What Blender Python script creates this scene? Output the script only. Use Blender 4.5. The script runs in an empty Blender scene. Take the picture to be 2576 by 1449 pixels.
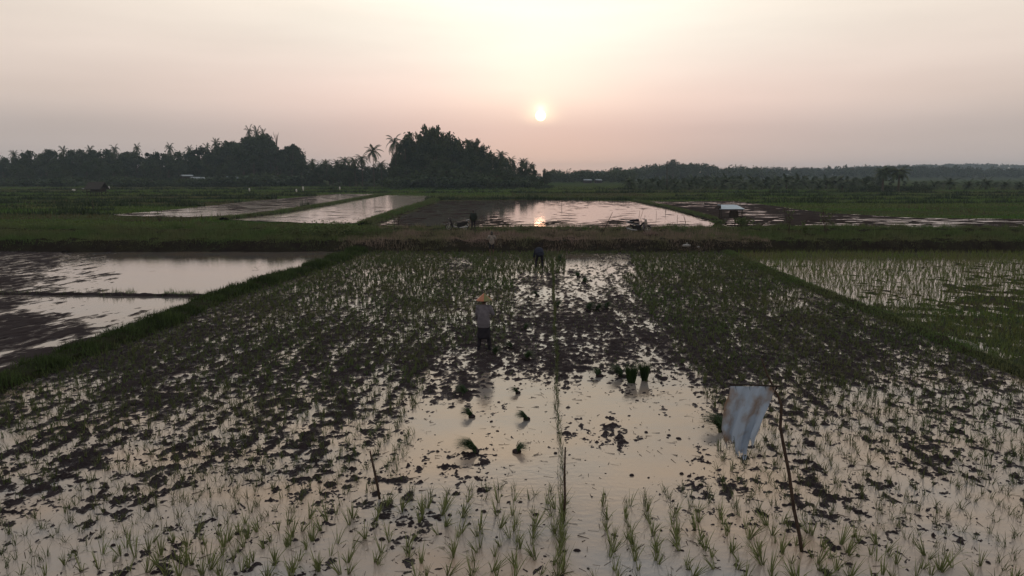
import bpy, math, random
import numpy as np
from mathutils import Vector, Matrix
random.seed(7); RS = np.random.RandomState(11)
SC = bpy.context.scene; COL = SC.collection
R = math.radians
# ------------------------------------------------------------------ camera
CH = 5.1; FPX = 1839.0; PITCH = math.atan(284.5/FPX)
cam = bpy.data.cameras.new('camera'); camo = bpy.data.objects.new('camera', cam); COL.objects.link(camo)
cam.sensor_width = 36.0; cam.lens = 36.0*FPX/2576.0; cam.clip_end = 9000; cam.clip_start = 0.1
camo.location = (0, 0, CH); camo.rotation_euler = (math.pi/2-PITCH, 0, 0)
SC.camera = camo
cp, sp = math.cos(PITCH), math.sin(PITCH)
def ray(px, py):
    u = px-1288.0; v = 724.5-py
    return np.array([u, FPX*cp+v*sp, -FPX*sp+v*cp])
def G(px, py, z=0.0):
    d = ray(px, py); t = (z-CH)/d[2]
    return (d[0]*t, d[1]*t)
def atY(px, py, Y):
    d = ray(px, py); t = Y/d[1]
    return np.array([d[0]*t, Y, CH+d[2]*t])
def proj(x, y, z=0.0):
    zc = y*cp-(z-CH)*sp; yc = y*sp+(z-CH)*cp
    return 1288+FPX*x/zc, 724.5-FPX*yc/zc
# ------------------------------------------------------------------ world and sun
sd = ray(1360, 291); sd = sd/np.linalg.norm(sd)
SUN_EL = math.asin(sd[2]); SUN_AZ = math.atan2(sd[0], sd[1])
W = bpy.data.worlds.new('World'); SC.world = W; W.use_nodes = True
nt = W.node_tree; nt.nodes.clear(); L = nt.links
def nd(t, **k):
    n = nt.nodes.new(t)
    for a, b in k.items(): setattr(n, a, b)
    return n
def M_(op, a, b=None, c=None):
    n = nd('ShaderNodeMath', operation=op)
    for i, v in enumerate((a, b, c)):
        if v is None: continue
        if isinstance(v, (int, float)): n.inputs[i].default_value = v
        else: L.new(v, n.inputs[i])
    return n.outputs[0]
def scol(fac, col):
    n = nd('ShaderNodeVectorMath', operation='SCALE'); n.inputs[0].default_value = col
    L.new(fac, n.inputs['Scale']); return n.outputs[0]
def vop(op, a, b):
    n = nd('ShaderNodeVectorMath', operation=op); L.new(a, n.inputs[0]); L.new(b, n.inputs[1]); return n.outputs[0]
def gauss(x, s, p=2.0):
    return M_('EXPONENT', M_('MULTIPLY', M_('POWER', M_('ABSOLUTE', M_('DIVIDE', x, s)), p), -1.0))
def smooth(x, a, b):
    n = nd('ShaderNodeMapRange', interpolation_type='SMOOTHSTEP'); L.new(x, n.inputs[0]); n.inputs[1].default_value = a; n.inputs[2].default_value = b; return n.outputs[0]
tc = nd('ShaderNodeTexCoord'); sx = nd('ShaderNodeSeparateXYZ'); L.new(tc.outputs['Generated'], sx.inputs[0])
el = M_('MULTIPLY', M_('ARCSINE', sx.outputs[2]), 57.2958)
az = M_('SUBTRACT', M_('MULTIPLY', M_('ARCTAN2', sx.outputs[0], sx.outputs[1]), 57.2958), math.degrees(SUN_AZ))
dt = nd('ShaderNodeVectorMath', operation='DOT_PRODUCT'); L.new(tc.outputs['Generated'], dt.inputs[0]); dt.inputs[1].default_value = tuple(sd)
ang = M_('MULTIPLY', M_('ARCCOSINE', M_('MINIMUM', dt.outputs['Value'], 1.0)), 57.2958)
rp = nd('ShaderNodeValToRGB'); L.new(M_('DIVIDE', M_('MAXIMUM', el, 0.0), 90.0), rp.inputs[0])
SKY = [(0, (.485,.42,.40)), (3.4, (.54,.465,.435)), (5.4, (.69,.58,.515)), (9, (.85,.725,.635)), (13, (.93,.82,.71)), (22, (.95,.80,.65)), (40, (.68,.70,.73)), (90, (.62,.68,.77))]
e = rp.color_ramp.elements
while len(e) < len(SKY): e.new(0.5)
for q, (d, c) in zip(e, SKY): q.position = d/90.0; q.color = (*c, 1)
azf = M_('ADD', 0.86, M_('MULTIPLY', gauss(az, 45.0), 0.14))
cn = nd('ShaderNodeTexNoise'); mp = nd('ShaderNodeMapping'); mp.inputs['Scale'].default_value = (2.2, 2.2, 16); mp.inputs['Rotation'].default_value = (0, R(4), 0)
L.new(tc.outputs['Generated'], mp.inputs[0]); L.new(mp.outputs[0], cn.inputs[0]); cn.inputs['Scale'].default_value = 1.6; cn.inputs['Detail'].default_value = 4
cn.inputs['Detail'].default_value = 6
cl = M_('ADD', 1.0, M_('MULTIPLY', M_('SUBTRACT', cn.outputs[0], 0.5), M_('ADD', 0.20, M_('MULTIPLY', smooth(el, 11.0, 20.0), 1.5))))
b0 = nd('ShaderNodeVectorMath', operation='SCALE'); L.new(rp.outputs[0], b0.inputs[0]); L.new(M_('MULTIPLY', azf, cl), b0.inputs['Scale'])
gA = M_('MULTIPLY', M_('MULTIPLY', gauss(az, 17.0), smooth(el, 3.5, 12.0)), M_('SUBTRACT', 1.0, smooth(el, 17.0, 34.0)))
tot = b0.outputs[0]
for f, c in ((M_('MULTIPLY', gA, cl), (.15, .21, .19)),
             (M_('MULTIPLY', gauss(ang, 6.5, 1.5), smooth(el, 2.8, 7.0)), (.17, .19, .12)),
             (M_('MULTIPLY', gauss(az, 26.0), gauss(M_('SUBTRACT', el, 6.3), 2.6)), (.17, .075, .07)),
             (M_('MULTIPLY', gauss(az, 19.0), gauss(M_('SUBTRACT', el, 2.6), 3.5)), (.13, .025, .02)),
             (M_('MULTIPLY', gauss(ang, 1.1), smooth(el, 3.4, 4.6)), (.32, .31, .16)),
             (M_('MULTIPLY', gauss(az, .36), gauss(M_('SUBTRACT', el, math.degrees(SUN_EL)+.45), .36)), (.35, .33, .27)),
             (M_('MULTIPLY', M_('MULTIPLY', gauss(az, 30.0), cl), gauss(M_('SUBTRACT', el, 21.0), 5.5)), (.72, .44, .20)),
             (M_('SUBTRACT', 1.0, smooth(ang, 0.29, 0.44)), (4.5, 2.6, 1.4))):
    tot = vop('ADD', tot, scol(f, c))
st = nd('ShaderNodeTexSky', sky_type='NISHITA'); st.sun_disc = False; st.sun_elevation = SUN_EL; st.sun_rotation = SUN_AZ; st.dust_density = 0.6; st.air_density = 1.0
nz = nd('ShaderNodeVectorMath', operation='SCALE'); L.new(st.outputs[0], nz.inputs[0]); nz.inputs['Scale'].default_value = 0.25
tot = vop('ADD', tot, nz.outputs[0])
bg = nd('ShaderNodeBackground'); L.new(tot, bg.inputs[0]); bg.inputs[1].default_value = 1.0
wo = nd('ShaderNodeOutputWorld'); L.new(bg.outputs[0], wo.inputs[0])
# the sky's own strength: the Nishita part enters at 0.05-0.15 through this scale
nz.inputs['Scale'].default_value = 0.004
sl = bpy.data.lights.new('sun', 'SUN'); sl.energy = 0.003; sl.angle = R(1.0); sl.color = (1.0, 0.50, 0.30)
so = bpy.data.objects.new('sun', sl); COL.objects.link(so); so.location = (0, 0, 60)
so.rotation_euler = Vector(-sd).to_track_quat('-Z', 'Y').to_euler()
SC.view_settings.view_transform = 'Standard'; SC.view_settings.look = 'None'; SC.view_settings.exposure = 0.0; SC.view_settings.gamma = 1.0
SC.render.engine = 'CYCLES'
HAZE = 0.00021
try: SC.cycles.volume_bounces = 1
except Exception: pass
# ------------------------------------------------------------------ helpers
def tag(o, label=None, cat=None, group=None, kind=None):
    if label: o['label'] = label
    if cat: o['category'] = cat
    if group: o['group'] = group
    if kind: o['kind'] = kind
    return o
def empty(name, loc, rz=0.0):
    o = bpy.data.objects.new(name, None); COL.objects.link(o); o.location = loc; o.rotation_euler = (0, 0, rz); o.empty_display_size = 0.1
    return o
KIDS = {}
def link(o, parent=None):
    COL.objects.link(o)
    if parent is not None:
        o.parent = parent; KIDS.setdefault(parent.name, []).append(o)
    return o
def mesh_np(name, V, F, mat, parent=None, smooth=False):
    V = np.asarray(V, dtype=np.float32); me = bpy.data.meshes.new(name)
    if isinstance(F, np.ndarray):
        k = F.shape[1]; n = len(F)
        me.vertices.add(len(V)); me.vertices.foreach_set('co', V.ravel())
        me.loops.add(n*k); me.loops.foreach_set('vertex_index', F.astype(np.int32).ravel())
        me.polygons.add(n); me.polygons.foreach_set('loop_start', np.arange(0, n*k, k, dtype=np.int32))
        me.update(calc_edges=True)
    else:
        me.from_pydata([tuple(map(float, v)) for v in V], [], F); me.update()
    if smooth: me.polygons.foreach_set('use_smooth', np.ones(len(me.polygons), dtype=bool))
    me.materials.append(mat)
    return link(bpy.data.objects.new(name, me), parent)
def copy_tree(o, parent=None):
    c = o.copy(); link(c, parent)
    for ch in list(KIDS.get(o.name, [])): copy_tree(ch, c)
    return c
class MB:
    def __init__(s): s.v = []; s.f = []
    def add(s, V, F):
        n = len(s.v); s.v += [tuple(v) for v in V]; s.f += [tuple(i+n for i in f) for f in F]; return s
    def box(s, c, d, rot=None, taper=1.0):
        V = []
        for z in (-.5, .5):
            k = 1.0 if z < 0 else taper
            for x, y in ((-.5,-.5),(.5,-.5),(.5,.5),(-.5,.5)):
                p = Vector((x*d[0]*k, y*d[1]*k, z*d[2]))
                if rot is not None: p = rot @ p
                V.append(p+Vector(c))
        return s.add(V, [(3,2,1,0),(4,5,6,7),(0,1,5,4),(1,2,6,5),(2,3,7,6),(3,0,4,7)])
    def tube(s, pts, rad, n=8, flat=1.0):
        pts = [Vector(p) for p in pts]
        if not hasattr(rad, '__len__'): rad = [rad]*len(pts)
        V = []; F = []; m = len(pts); u = None
        for i, p in enumerate(pts):
            t = (pts[min(i+1, m-1)]-pts[max(i-1, 0)]).normalized()
            if u is None: u = t.orthogonal().normalized()
            u = (u-t*u.dot(t)).normalized(); w = t.cross(u)
            for k in range(n):
                a = 2*math.pi*k/n; V.append(p+(u*math.cos(a)+w*math.sin(a)*flat)*rad[i])
        for i in range(m-1):
            for k in range(n):
                F.append((i*n+k, i*n+(k+1) % n, (i+1)*n+(k+1) % n, (i+1)*n+k))
        F.append(tuple(range(n-1, -1, -1))); F.append(tuple((m-1)*n+k for k in range(n)))
        return s.add(V, F)
    def ball(s, c, r, n=10, m=7, rot=None):
        if not hasattr(r, '__len__'): r = (r, r, r)
        V = [(0, 0, -1)]
        for j in range(1, m):
            a = -math.pi/2+math.pi*j/m
            for k in range(n):
                b = 2*math.pi*k/n; V.append((math.cos(a)*math.cos(b), math.cos(a)*math.sin(b), math.sin(a)))
        V.append((0, 0, 1)); F = []
        for k in range(n): F.append((0, 1+(k+1) % n, 1+k))
        for j in range(m-2):
            for k in range(n):
                a = 1+j*n; F.append((a+k, a+(k+1) % n, a+n+(k+1) % n, a+n+k))
        a = 1+(m-2)*n
        for k in range(n): F.append((a+k, a+(k+1) % n, len(V)-1))
        P = []
        for q in V:
            p = Vector((q[0]*r[0], q[1]*r[1], q[2]*r[2]))
            if rot is not None: p = rot @ p
            P.append(p+Vector(c))
        return s.add(P, F)
    def limb(s, a, b, ra, rb):
        s.tube([a, b], [ra, rb], 10); s.ball(a, ra); s.ball(b, rb); return s
    def prism(s, pts, y0, y1):
        n = len(pts); V = [(x, y0, z) for x, z in pts]+[(x, y1, z) for x, z in pts]
        F = [tuple(range(n)), tuple(range(2*n-1, n-1, -1))]+[(i, i+n, (i+1) % n+n, (i+1) % n) for i in range(n)]
        return s.add(V, F)
    def torus(s, c, Rr, r, n=20, m=8):
        V = []; F = []
        for i in range(n):
            a = 2*math.pi*i/n
            for j in range(m):
                b = 2*math.pi*j/m; q = Rr+r*math.cos(b)
                V.append((c[0]+q*math.cos(a), c[1]+r*math.sin(b), c[2]+q*math.sin(a)))
        for i in range(n):
            for j in range(m): F.append((i*m+j, ((i+1) % n)*m+j, ((i+1) % n)*m+(j+1) % m, i*m+(j+1) % m))
        return s.add(V, F)
    def build(s, name, mat, parent=None, smooth=False):
        return mesh_np(name, s.v, s.f, mat, parent, smooth)
# ------------------------------------------------------------------ materials
def mat(name, col, rough=0.8, spec=0.3, var=None, scale=4.0, bump=0.0, bscale=20.0, metal=0.0, trans=0.0, island=0.0, ior=1.45, stretch=(1,1,1), detail=4.0, lo=.35, hi=.65, wet=False, ygrad=None):
    m = bpy.data.materials.new(name); m.use_nodes = True; t = m.node_tree; t.nodes.clear(); K = t.links.new
    out = t.nodes.new('ShaderNodeOutputMaterial'); p = t.nodes.new('ShaderNodeBsdfPrincipled')
    p.inputs['Roughness'].default_value = rough; p.inputs['Metallic'].default_value = metal; p.inputs['IOR'].default_value = ior if spec > .051 else 1.08
    p.inputs['Specular IOR Level'].default_value = spec
    tcx = t.nodes.new('ShaderNodeTexCoord'); mpx = t.nodes.new('ShaderNodeMapping'); mpx.inputs['Scale'].default_value = stretch
    K(tcx.outputs['Object'], mpx.inputs[0])
    var = var or tuple(c*0.7 for c in col)
    nz = t.nodes.new('ShaderNodeTexNoise'); nz.inputs['Scale'].default_value = scale; nz.inputs['Detail'].default_value = detail; K(mpx.outputs[0], nz.inputs[0])
    rr = t.nodes.new('ShaderNodeMapRange'); K(nz.outputs[0], rr.inputs[0]); rr.inputs[1].default_value = lo; rr.inputs[2].default_value = hi
    mx = t.nodes.new('ShaderNodeMix'); mx.data_type = 'RGBA'; K(rr.outputs[0], mx.inputs[0]); mx.inputs[6].default_value = (*col, 1); mx.inputs[7].default_value = (*var, 1)
    c = mx.outputs[2]
    if island:
        g = t.nodes.new('ShaderNodeNewGeometry'); mr = t.nodes.new('ShaderNodeMapRange'); K(g.outputs['Random Per Island'], mr.inputs[0])
        mr.inputs[3].default_value = 1-island; mr.inputs[4].default_value = 1+island
        vs = t.nodes.new('ShaderNodeVectorMath'); vs.operation = 'SCALE'; K(c, vs.inputs[0]); K(mr.outputs[0], vs.inputs['Scale']); c = vs.outputs[0]
    if ygrad:      # silty base colour darkened with distance so far water shows dark reflections
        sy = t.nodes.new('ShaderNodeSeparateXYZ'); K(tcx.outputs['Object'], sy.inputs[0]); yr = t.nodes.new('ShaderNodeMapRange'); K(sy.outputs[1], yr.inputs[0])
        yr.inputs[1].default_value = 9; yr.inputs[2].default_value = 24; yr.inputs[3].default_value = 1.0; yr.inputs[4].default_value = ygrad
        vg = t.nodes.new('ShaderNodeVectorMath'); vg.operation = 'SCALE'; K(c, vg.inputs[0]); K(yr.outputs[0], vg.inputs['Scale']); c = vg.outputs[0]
    K(c, p.inputs['Base Color']); s = p.outputs[0]
    if wet:
        sz = t.nodes.new('ShaderNodeSeparateXYZ'); K(tcx.outputs['Object'], sz.inputs[0]); wn = t.nodes.new('ShaderNodeTexNoise'); wn.inputs['Scale'].default_value = 2.2; wn.inputs['Detail'].default_value = 5; K(tcx.outputs['Object'], wn.inputs[0])
        ad = t.nodes.new('ShaderNodeMath'); ad.operation = 'MULTIPLY_ADD'; K(wn.outputs[0], ad.inputs[0]); ad.inputs[1].default_value = .10; K(sz.outputs[2], ad.inputs[2])
        wr = t.nodes.new('ShaderNodeMapRange'); K(ad.outputs[0], wr.inputs[0]); wr.inputs[1].default_value = .052; wr.inputs[2].default_value = .082; wr.inputs[3].default_value = .16; wr.inputs[4].default_value = rough; K(wr.outputs[0], p.inputs['Roughness'])
        w2 = t.nodes.new('ShaderNodeMapRange'); K(ad.outputs[0], w2.inputs[0]); w2.inputs[1].default_value = .050; w2.inputs[2].default_value = .080; w2.inputs[3].default_value = 1.30; w2.inputs[4].default_value = 1.06; K(w2.outputs[0], p.inputs['IOR'])
    if bump:
        bn = t.nodes.new('ShaderNodeTexNoise'); bn.inputs['Scale'].default_value = bscale; bn.inputs['Detail'].default_value = 6; K(mpx.outputs[0], bn.inputs[0])
        bu = t.nodes.new('ShaderNodeBump'); bu.inputs['Strength'].default_value = 1.0; bu.inputs['Distance'].default_value = bump; K(bn.outputs[0], bu.inputs['Height']); K(bu.outputs[0], p.inputs['Normal'])
    if trans:
        tr = t.nodes.new('ShaderNodeBsdfTranslucent'); K(c, tr.inputs[0]); ms = t.nodes.new('ShaderNodeMixShader'); ms.inputs[0].default_value = trans
        K(s, ms.inputs[1]); K(tr.outputs[0], ms.inputs[2]); s = ms.outputs[0]
    K(s, out.inputs[0]); return m
MT = {
 'water': mat('paddy_water', (.31,.235,.175), .04, .5, (.225,.215,.205), .40, .0036, 6.0, ygrad=.35, ior=1.42, stretch=(1,1.6,1)),  # greyer patches in the base colour stand in for cloud reflections
 'palewater': mat('pale_pond_water', (.30,.245,.20), .10, .5, (.24,.20,.17), .15, .004, 4.0, ior=1.42),  # pale base colour carries the sky reflected off the ripples
 'pondwater': mat('pond_water', (.10,.075,.06), .035, .5, (.08,.06,.05), .08, .0027, 3.0, ior=1.42, stretch=(.5,1,1)),
 'farmud': mat('pond_mud', (.021,.015,.014), .9, .0, (.040,.032,.028), .6, .012, 8.0),
 'mud': mat('wet_mud', (.021,.016,.017), .6, .2, (.031,.025,.026), 3.0, .012, 30.0, wet=True),
 'weedmud': mat('weedy_mud', (.030,.040,.020), .75, .0, (.035,.026,.024), 1.2, .012, 25.0),
 'gfar2': mat('dry_field_grass', (.062,.070,.032), .9, .0, (.095,.082,.05), .05, trans=.3, island=.3, stretch=(.35,1.4,1)),
 'shadedearth': mat('shaded_earth', (.013,.010,.009), .95, .0, (.020,.018,.012), 1.5, .03, 6.0),  # earth darkened to put the shade of the bank's front face into its colour
 'earth': mat('earth', (.024,.019,.015), .9, .02, (.02,.024,.012), .5, .03, 6.0),
 'field': mat('field_grass_ground', (.026,.052,.013), .95, .0, (.050,.050,.024), .05, .05, 1.2, stretch=(.35,1.4,1)),
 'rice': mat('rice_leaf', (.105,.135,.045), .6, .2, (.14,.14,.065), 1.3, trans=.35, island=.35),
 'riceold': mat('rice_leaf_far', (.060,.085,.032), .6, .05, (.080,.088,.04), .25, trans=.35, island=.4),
 'ricefresh': mat('rice_leaf_right', (.085,.125,.030), .6, .05, (.11,.115,.045), .4, trans=.4, island=.35),
 'bundle': mat('seedling_bundle_leaf', (.018,.040,.012), .6, .25, (.028,.052,.014), 8, trans=.25, island=.4),
 'gbund': mat('bund_grass', (.052,.078,.028), .8, .0, (.032,.048,.018), .7, trans=.35, island=.4),
 'gbank': mat('bank_grass', (.070,.112,.038), .8, .0, (.095,.105,.052), .25, trans=.3, island=.4),
 'gdry': mat('dry_grass', (.215,.160,.138), .85, .0, (.11,.115,.062), .35, trans=.3, island=.45),
 'gfar': mat('far_grass', (.060,.115,.026), .9, .0, (.100,.112,.046), .05, trans=.3, island=.3, stretch=(.35,1.4,1)),
 'leaf': mat('tree_leaf', (.030,.048,.020), .75, .15, (.045,.058,.024), .15, trans=.25, island=.45),
 'leaf2': mat('tree_leaf_dark', (.022,.038,.018), .75, .15, (.032,.046,.02), .15, trans=.2, island=.45),
 'bamboo': mat('bamboo_leaf', (.040,.060,.022), .7, .15, (.055,.066,.026), .2, trans=.3, island=.4),
 'frond': mat('palm_frond', (.028,.046,.018), .6, .25, (.04,.055,.02), .3, trans=.2, island=.35),
 'bark': mat('bark', (.085,.065,.050), .95, .1, (.05,.04,.032), 6, .02, 14),
 'stick': mat('stick_wood', (.055,.038,.028), .85, .2, (.03,.02,.016), 14, .003, 60),
 'pale_stick': mat('pale_bamboo', (.30,.24,.19), .7, .3, (.2,.16,.12), 8),
 'cloth_b': mat('flag_cloth', (.38,.46,.57), .85, .05, (.26,.195,.15), 2.6, .002, 60, trans=.3, stretch=(1,1,.8), detail=5, lo=.50, hi=.62),
 'tarp': mat('tarp', (.42,.50,.56), .5, .4, (.34,.42,.47), 2, .01, 5, trans=.15),
 'thatch': mat('thatch', (.060,.056,.052), .95, .0, (.038,.036,.034), 3, .03, 20, stretch=(4,1,1)),
 'metalroof': mat('metal_roof', (.20,.24,.26), .6, .2, (.12,.14,.15), 1.2, .02, 8, stretch=(6,1,1)),
 'wood': mat('old_wood', (.042,.036,.032), .9, .0, (.03,.026,.024), 6, .01, 20),
 'skin': mat('skin', (.085,.052,.038), .7, .1, (.06,.04,.03), 12),
 'hair': mat('hair', (.012,.010,.010), .5, .4, (.02,.016,.015), 40),
 'shirt': mat('grey_shirt', (.13,.122,.14), .9, .0, (.09,.085,.10), 9, .004, 25),
 'pale_top': mat('pale_top', (.24,.21,.19), .9, .1, (.11,.10,.09), 9, .004, 25),
 'darkcloth': mat('dark_cloth', (.014,.013,.018), .9, .1, (.022,.02,.026), 9, .004, 25),
 'navy': mat('dark_blue_cloth', (.022,.026,.040), .9, .1, (.016,.018,.028), 9, .004, 25),
 'jacket': mat('dark_green_jacket', (.013,.018,.014), .85, .15, (.02,.025,.02), 9, .004, 25),
 'hat_or': mat('hat_orange', (.33,.15,.09), .7, .1, (.26,.115,.07), 14, .003, 60),
 'hat_gr': mat('hat_green', (.14,.14,.06), .7, .2, (.11,.11,.05), 14, .003, 60),
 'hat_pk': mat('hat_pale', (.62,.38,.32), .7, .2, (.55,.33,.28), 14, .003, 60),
 'greyseat': mat('dark_seat_vinyl', (.03,.03,.035), .5, .2, (.04,.04,.045), 6),
 'black': mat('black_plastic', (.012,.012,.014), .5, .15, (.018,.018,.02), 10),
 'rubber': mat('rubber', (.014,.013,.013), .85, .2, (.03,.025,.02), 20),
 'silver': mat('silver_panel', (.13,.13,.145), .5, .2, (.09,.09,.10), 6),
 'chrome': mat('bare_metal', (.42,.42,.43), .3, .5, (.3,.3,.3), 10, metal=.9),
 'bag': mat('plastic_bag', (.34,.34,.34), .6, .2, (.22,.22,.22), 5, .02, 9, trans=.2),
 'white': mat('white_cloth', (.6,.58,.56), .8, .2, (.45,.43,.42), 6, trans=.2),
 'hill': mat('hill_ground', (.03,.042,.02), 1, .05, (.04,.048,.025), .02),
 'lens': mat('lamp_glass', (.5,.5,.5), .1, .6, (.4,.4,.4), 5),
}
# ------------------------------------------------------------------ noise
_P = RS.rand(256, 256)*2*math.pi; _GX = np.cos(_P); _GY = np.sin(_P)
def pn(x, y):
    xi = np.floor(x).astype(int); yi = np.floor(y).astype(int); xf = x-xi; yf = y-yi
    u = xf*xf*xf*(xf*(xf*6-15)+10); v = yf*yf*yf*(yf*(yf*6-15)+10)
    def g(a, b):
        i = (xi+a) % 256; j = (yi+b) % 256; return _GX[i, j]*(xf-a)+_GY[i, j]*(yf-b)
    return (g(0,0)*(1-u)+g(1,0)*u)*(1-v)+(g(0,1)*(1-u)+g(1,1)*u)*v
def fbm(x, y, o=4, gain=.5):
    s = 0; a = 1.0; n = 0
    for i in range(o):
        s = s+a*pn(x*2**i+17.3*i, y*2**i+5.1*i); n += a*a; a *= gain
    return s/(0.27*math.sqrt(n))       # about unit deviation
def inpoly(x, y, poly):
    x = np.asarray(x); y = np.asarray(y); r = np.zeros(x.shape, bool); n = len(poly)
    for i in range(n):
        x0, y0 = poly[i]; x1, y1 = poly[(i+1) % n]
        c = ((y0 > y) != (y1 > y)) & (x < (x1-x0)*(y-y0)/((y1-y0) if y1 != y0 else 1e-9)+x0)
        r ^= c
    return r
def idw(px, py, pts, ky=1.6, p=3.0):
    n = np.zeros_like(px); d = np.zeros_like(px)
    for (a, b, c) in pts:
        w = 1.0/(((px-a)**2+((py-b)*ky)**2)+400.0)**(p/2); n += w*c; d += w
    return n/d
def probit(c):
    c = np.clip(c, .004, .996); return 4.91*(c**.14-(1-c)**.14)
VA = math.atan(95/FPX)              # the planting rows run 3 degrees to the right of the camera's heading
def rowcoord(x, y):
    return x*math.cos(VA)-y*math.sin(VA), x*math.sin(VA)+y*math.cos(VA)
def blades(B, h, w, lean, az, seg=1, width_dir=None):
    """ribbon leaves: B bases (N,3), h lengths, w widths, lean 0..1, az direction of lean"""
    N = len(B); fa = RS.rand(N)*math.pi if width_dir is None else width_dir
    wx = np.cos(fa)*w*.5; wy = np.sin(fa)*w*.5; rows = []
    for k in range(seg):
        t = k/seg; th = lean*(0.55+0.9*t)
        cx = B[:,0]+np.cos(az)*np.sin(th)*h*t; cy = B[:,1]+np.sin(az)*np.sin(th)*h*t; cz = B[:,2]+np.cos(th)*h*t
        q = 1-0.35*t
        rows.append(np.stack([cx-wx*q, cy-wy*q, cz], 1)); rows.append(np.stack([cx+wx*q, cy+wy*q, cz], 1))
    th = lean*1.45
    rows.append(np.stack([B[:,0]+np.cos(az)*np.sin(th)*h, B[:,1]+np.sin(az)*np.sin(th)*h, B[:,2]+np.cos(th)*h], 1))
    K = 2*seg+1; V = np.stack(rows, 1).reshape(-1, 3); o = np.arange(N)[:, None]*K; F = []
    for k in range(seg-1):
        F.append(o+np.array([[2*k, 2*k+1, 2*k+3]])); F.append(o+np.array([[2*k, 2*k+3, 2*k+2]]))
    F.append(o+np.array([[2*seg-2, 2*seg-1, 2*seg]]))
    return V, np.concatenate(F, 0)
# ------------------------------------------------------------------ ground
def sheet(name, x0, x1, y0, y1, z, m, n=2):
    xs = np.linspace(x0, x1, n); ys = np.linspace(y0, y1, n); X, Y = np.meshgrid(xs, ys)
    V = np.stack([X.ravel(), Y.ravel(), np.full(X.size, z)], 1); i = np.arange((n-1)*n).reshape(n-1, n)[:, :-1].ravel()
    return mesh_np(name, V, np.stack([i, i+1, i+n+1, i+n], 1), m)
tag(sheet('ground', -2850, 2850, -60, 2950, -.07, MT['field']), kind='structure')
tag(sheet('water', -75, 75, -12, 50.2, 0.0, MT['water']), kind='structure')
# mud cover, as a map of the field
MAIN = [(1150,1080,0.03),(1350,1080,0.01),(1450,1150,0.02),(1350,1200,0.06),(1500,1010,0.01),(1650,1150,0.02),(1600,1230,0.02),(1480,1250,0.01),(1400,1000,0.00),(1100,1060,0.05),(1250,1000,0.12),(1250,1180,0.13),(1600,1180,0.03),(1540,1090,0.40),(1600,1040,0.02),(1700,1100,0.03),(1700,1000,0.03),(1160,1190,0.40),(1000,1130,0.25),(1050,1180,0.30),
 (1250,1400,0.06),(1250,1290,0.06),(1500,1400,0.04),(1700,1400,0.05),(1700,1280,0.05),(2000,1400,0.08),(2300,1400,0.12),(2500,1400,0.10),(2500,1280,0.12),(2100,1220,0.40),(2300,1170,0.33),(2500,1130,0.22),(1900,1180,0.42),(1780,1160,0.30),(1740,1200,0.25),
 (2050,1090,0.35),(2100,1020,0.34),(2300,1040,0.36),(2300,970,0.55),(2450,1010,0.35),(2480,960,0.60),(1950,940,0.60),
 (60,1420,0.08),(100,1340,0.12),(60,1250,0.50),(300,1250,0.36),(300,1400,0.15),(600,1300,0.34),(600,1400,0.16),(900,1400,0.12),(950,1280,0.30),(200,1150,0.55),(500,1130,0.55),(650,1200,0.33),(800,1150,0.50),(560,1230,0.25),
 (800,1000,0.72),(500,1000,0.60),(250,1020,0.62),(100,1080,0.55),(1000,1000,0.50),(900,1080,0.50),(700,900,0.71),(450,900,0.71),(350,950,0.75),(900,850,0.70),(900,950,0.70),(1050,900,0.75),(1150,920,0.78),(1150,970,0.60),(1100,850,0.60),(1050,820,0.55),
 (1250,850,0.71),(1250,920,0.75),(1000,750,0.70),(800,740,0.60),(850,700,0.62),(650,790,0.72),(700,820,0.60),(950,700,0.35),(1050,705,0.45),(1120,730,0.65),(1150,690,0.72),(950,665,0.45),(1100,655,0.50),(1200,750,0.55),(1240,800,0.55),
 (1250,655,0.25),(1350,665,0.12),(1400,655,0.15),(1460,660,0.15),(1500,680,0.38),(1540,760,0.7),(1440,790,0.78),(1540,820,0.78),(1450,690,0.55),(1600,660,0.60),(1750,680,0.72),(1850,720,0.77),(2000,800,0.82),(2200,880,0.81),(1700,800,0.82),(1800,850,0.82),
 (1600,850,0.78),(1450,850,0.78),(1350,800,0.77),(1500,900,0.75),(1400,920,0.71),(1560,725,0.55),(1650,720,0.72),(1620,760,0.77),(1380,740,0.42),(1480,745,0.62),(1380,700,0.77),(1330,720,0.70),(1480,970,0.35),(1620,960,0.30),(1700,950,0.35),(1800,940,0.80),(1720,900,0.80),
 (1980,755,0.50),(1900,700,0.72),(1900,900,0.82),(2100,920,0.80),(1650,665,0.45),(1750,650,0.50),(1310,880,0.71),(1300,1000,0.05)]
def main_h(x, y, detail=True):
    u, v = rowcoord(x, y); px, py = proj(x, y, 0)
    c = idw(px, py, MAIN); c = c-.04*(c < .2)-.05*((c >= .2) & (c < .62))
    wu = u+.05*fbm(u/.25+3, v/.25, 2); wv = v+.05*fbm(u/.25, v/.25+8, 2)
    n = .74*fbm(wu/.27, wv/.30, 6, .78)+.38*fbm(u/.8+9, v/3.0+4, 3)+.26*np.cos(2*math.pi*u/.36+fbm(u/2, v/2, 2)*.8)*.8
    n = n/.86
    far = np.clip((y-16)/20, 0, 1)
    far2 = np.clip((y-13)/6, 0, 1)
    n = (n*(1-.30*far)+.45*far*fbm(u/.45+33, v/1.0+8, 4, .75)+.50*far2*fbm(u/.15+3, v/.24+8, 2, .7))/(1+.10*far2)
    h = .034*(n+probit(c)); h = h+.006*fbm(u/.07, v/.08, 2)*(h > -.01)
    h = np.where(h > .06, .06+.4*(h-.06), h)
    return h
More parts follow.
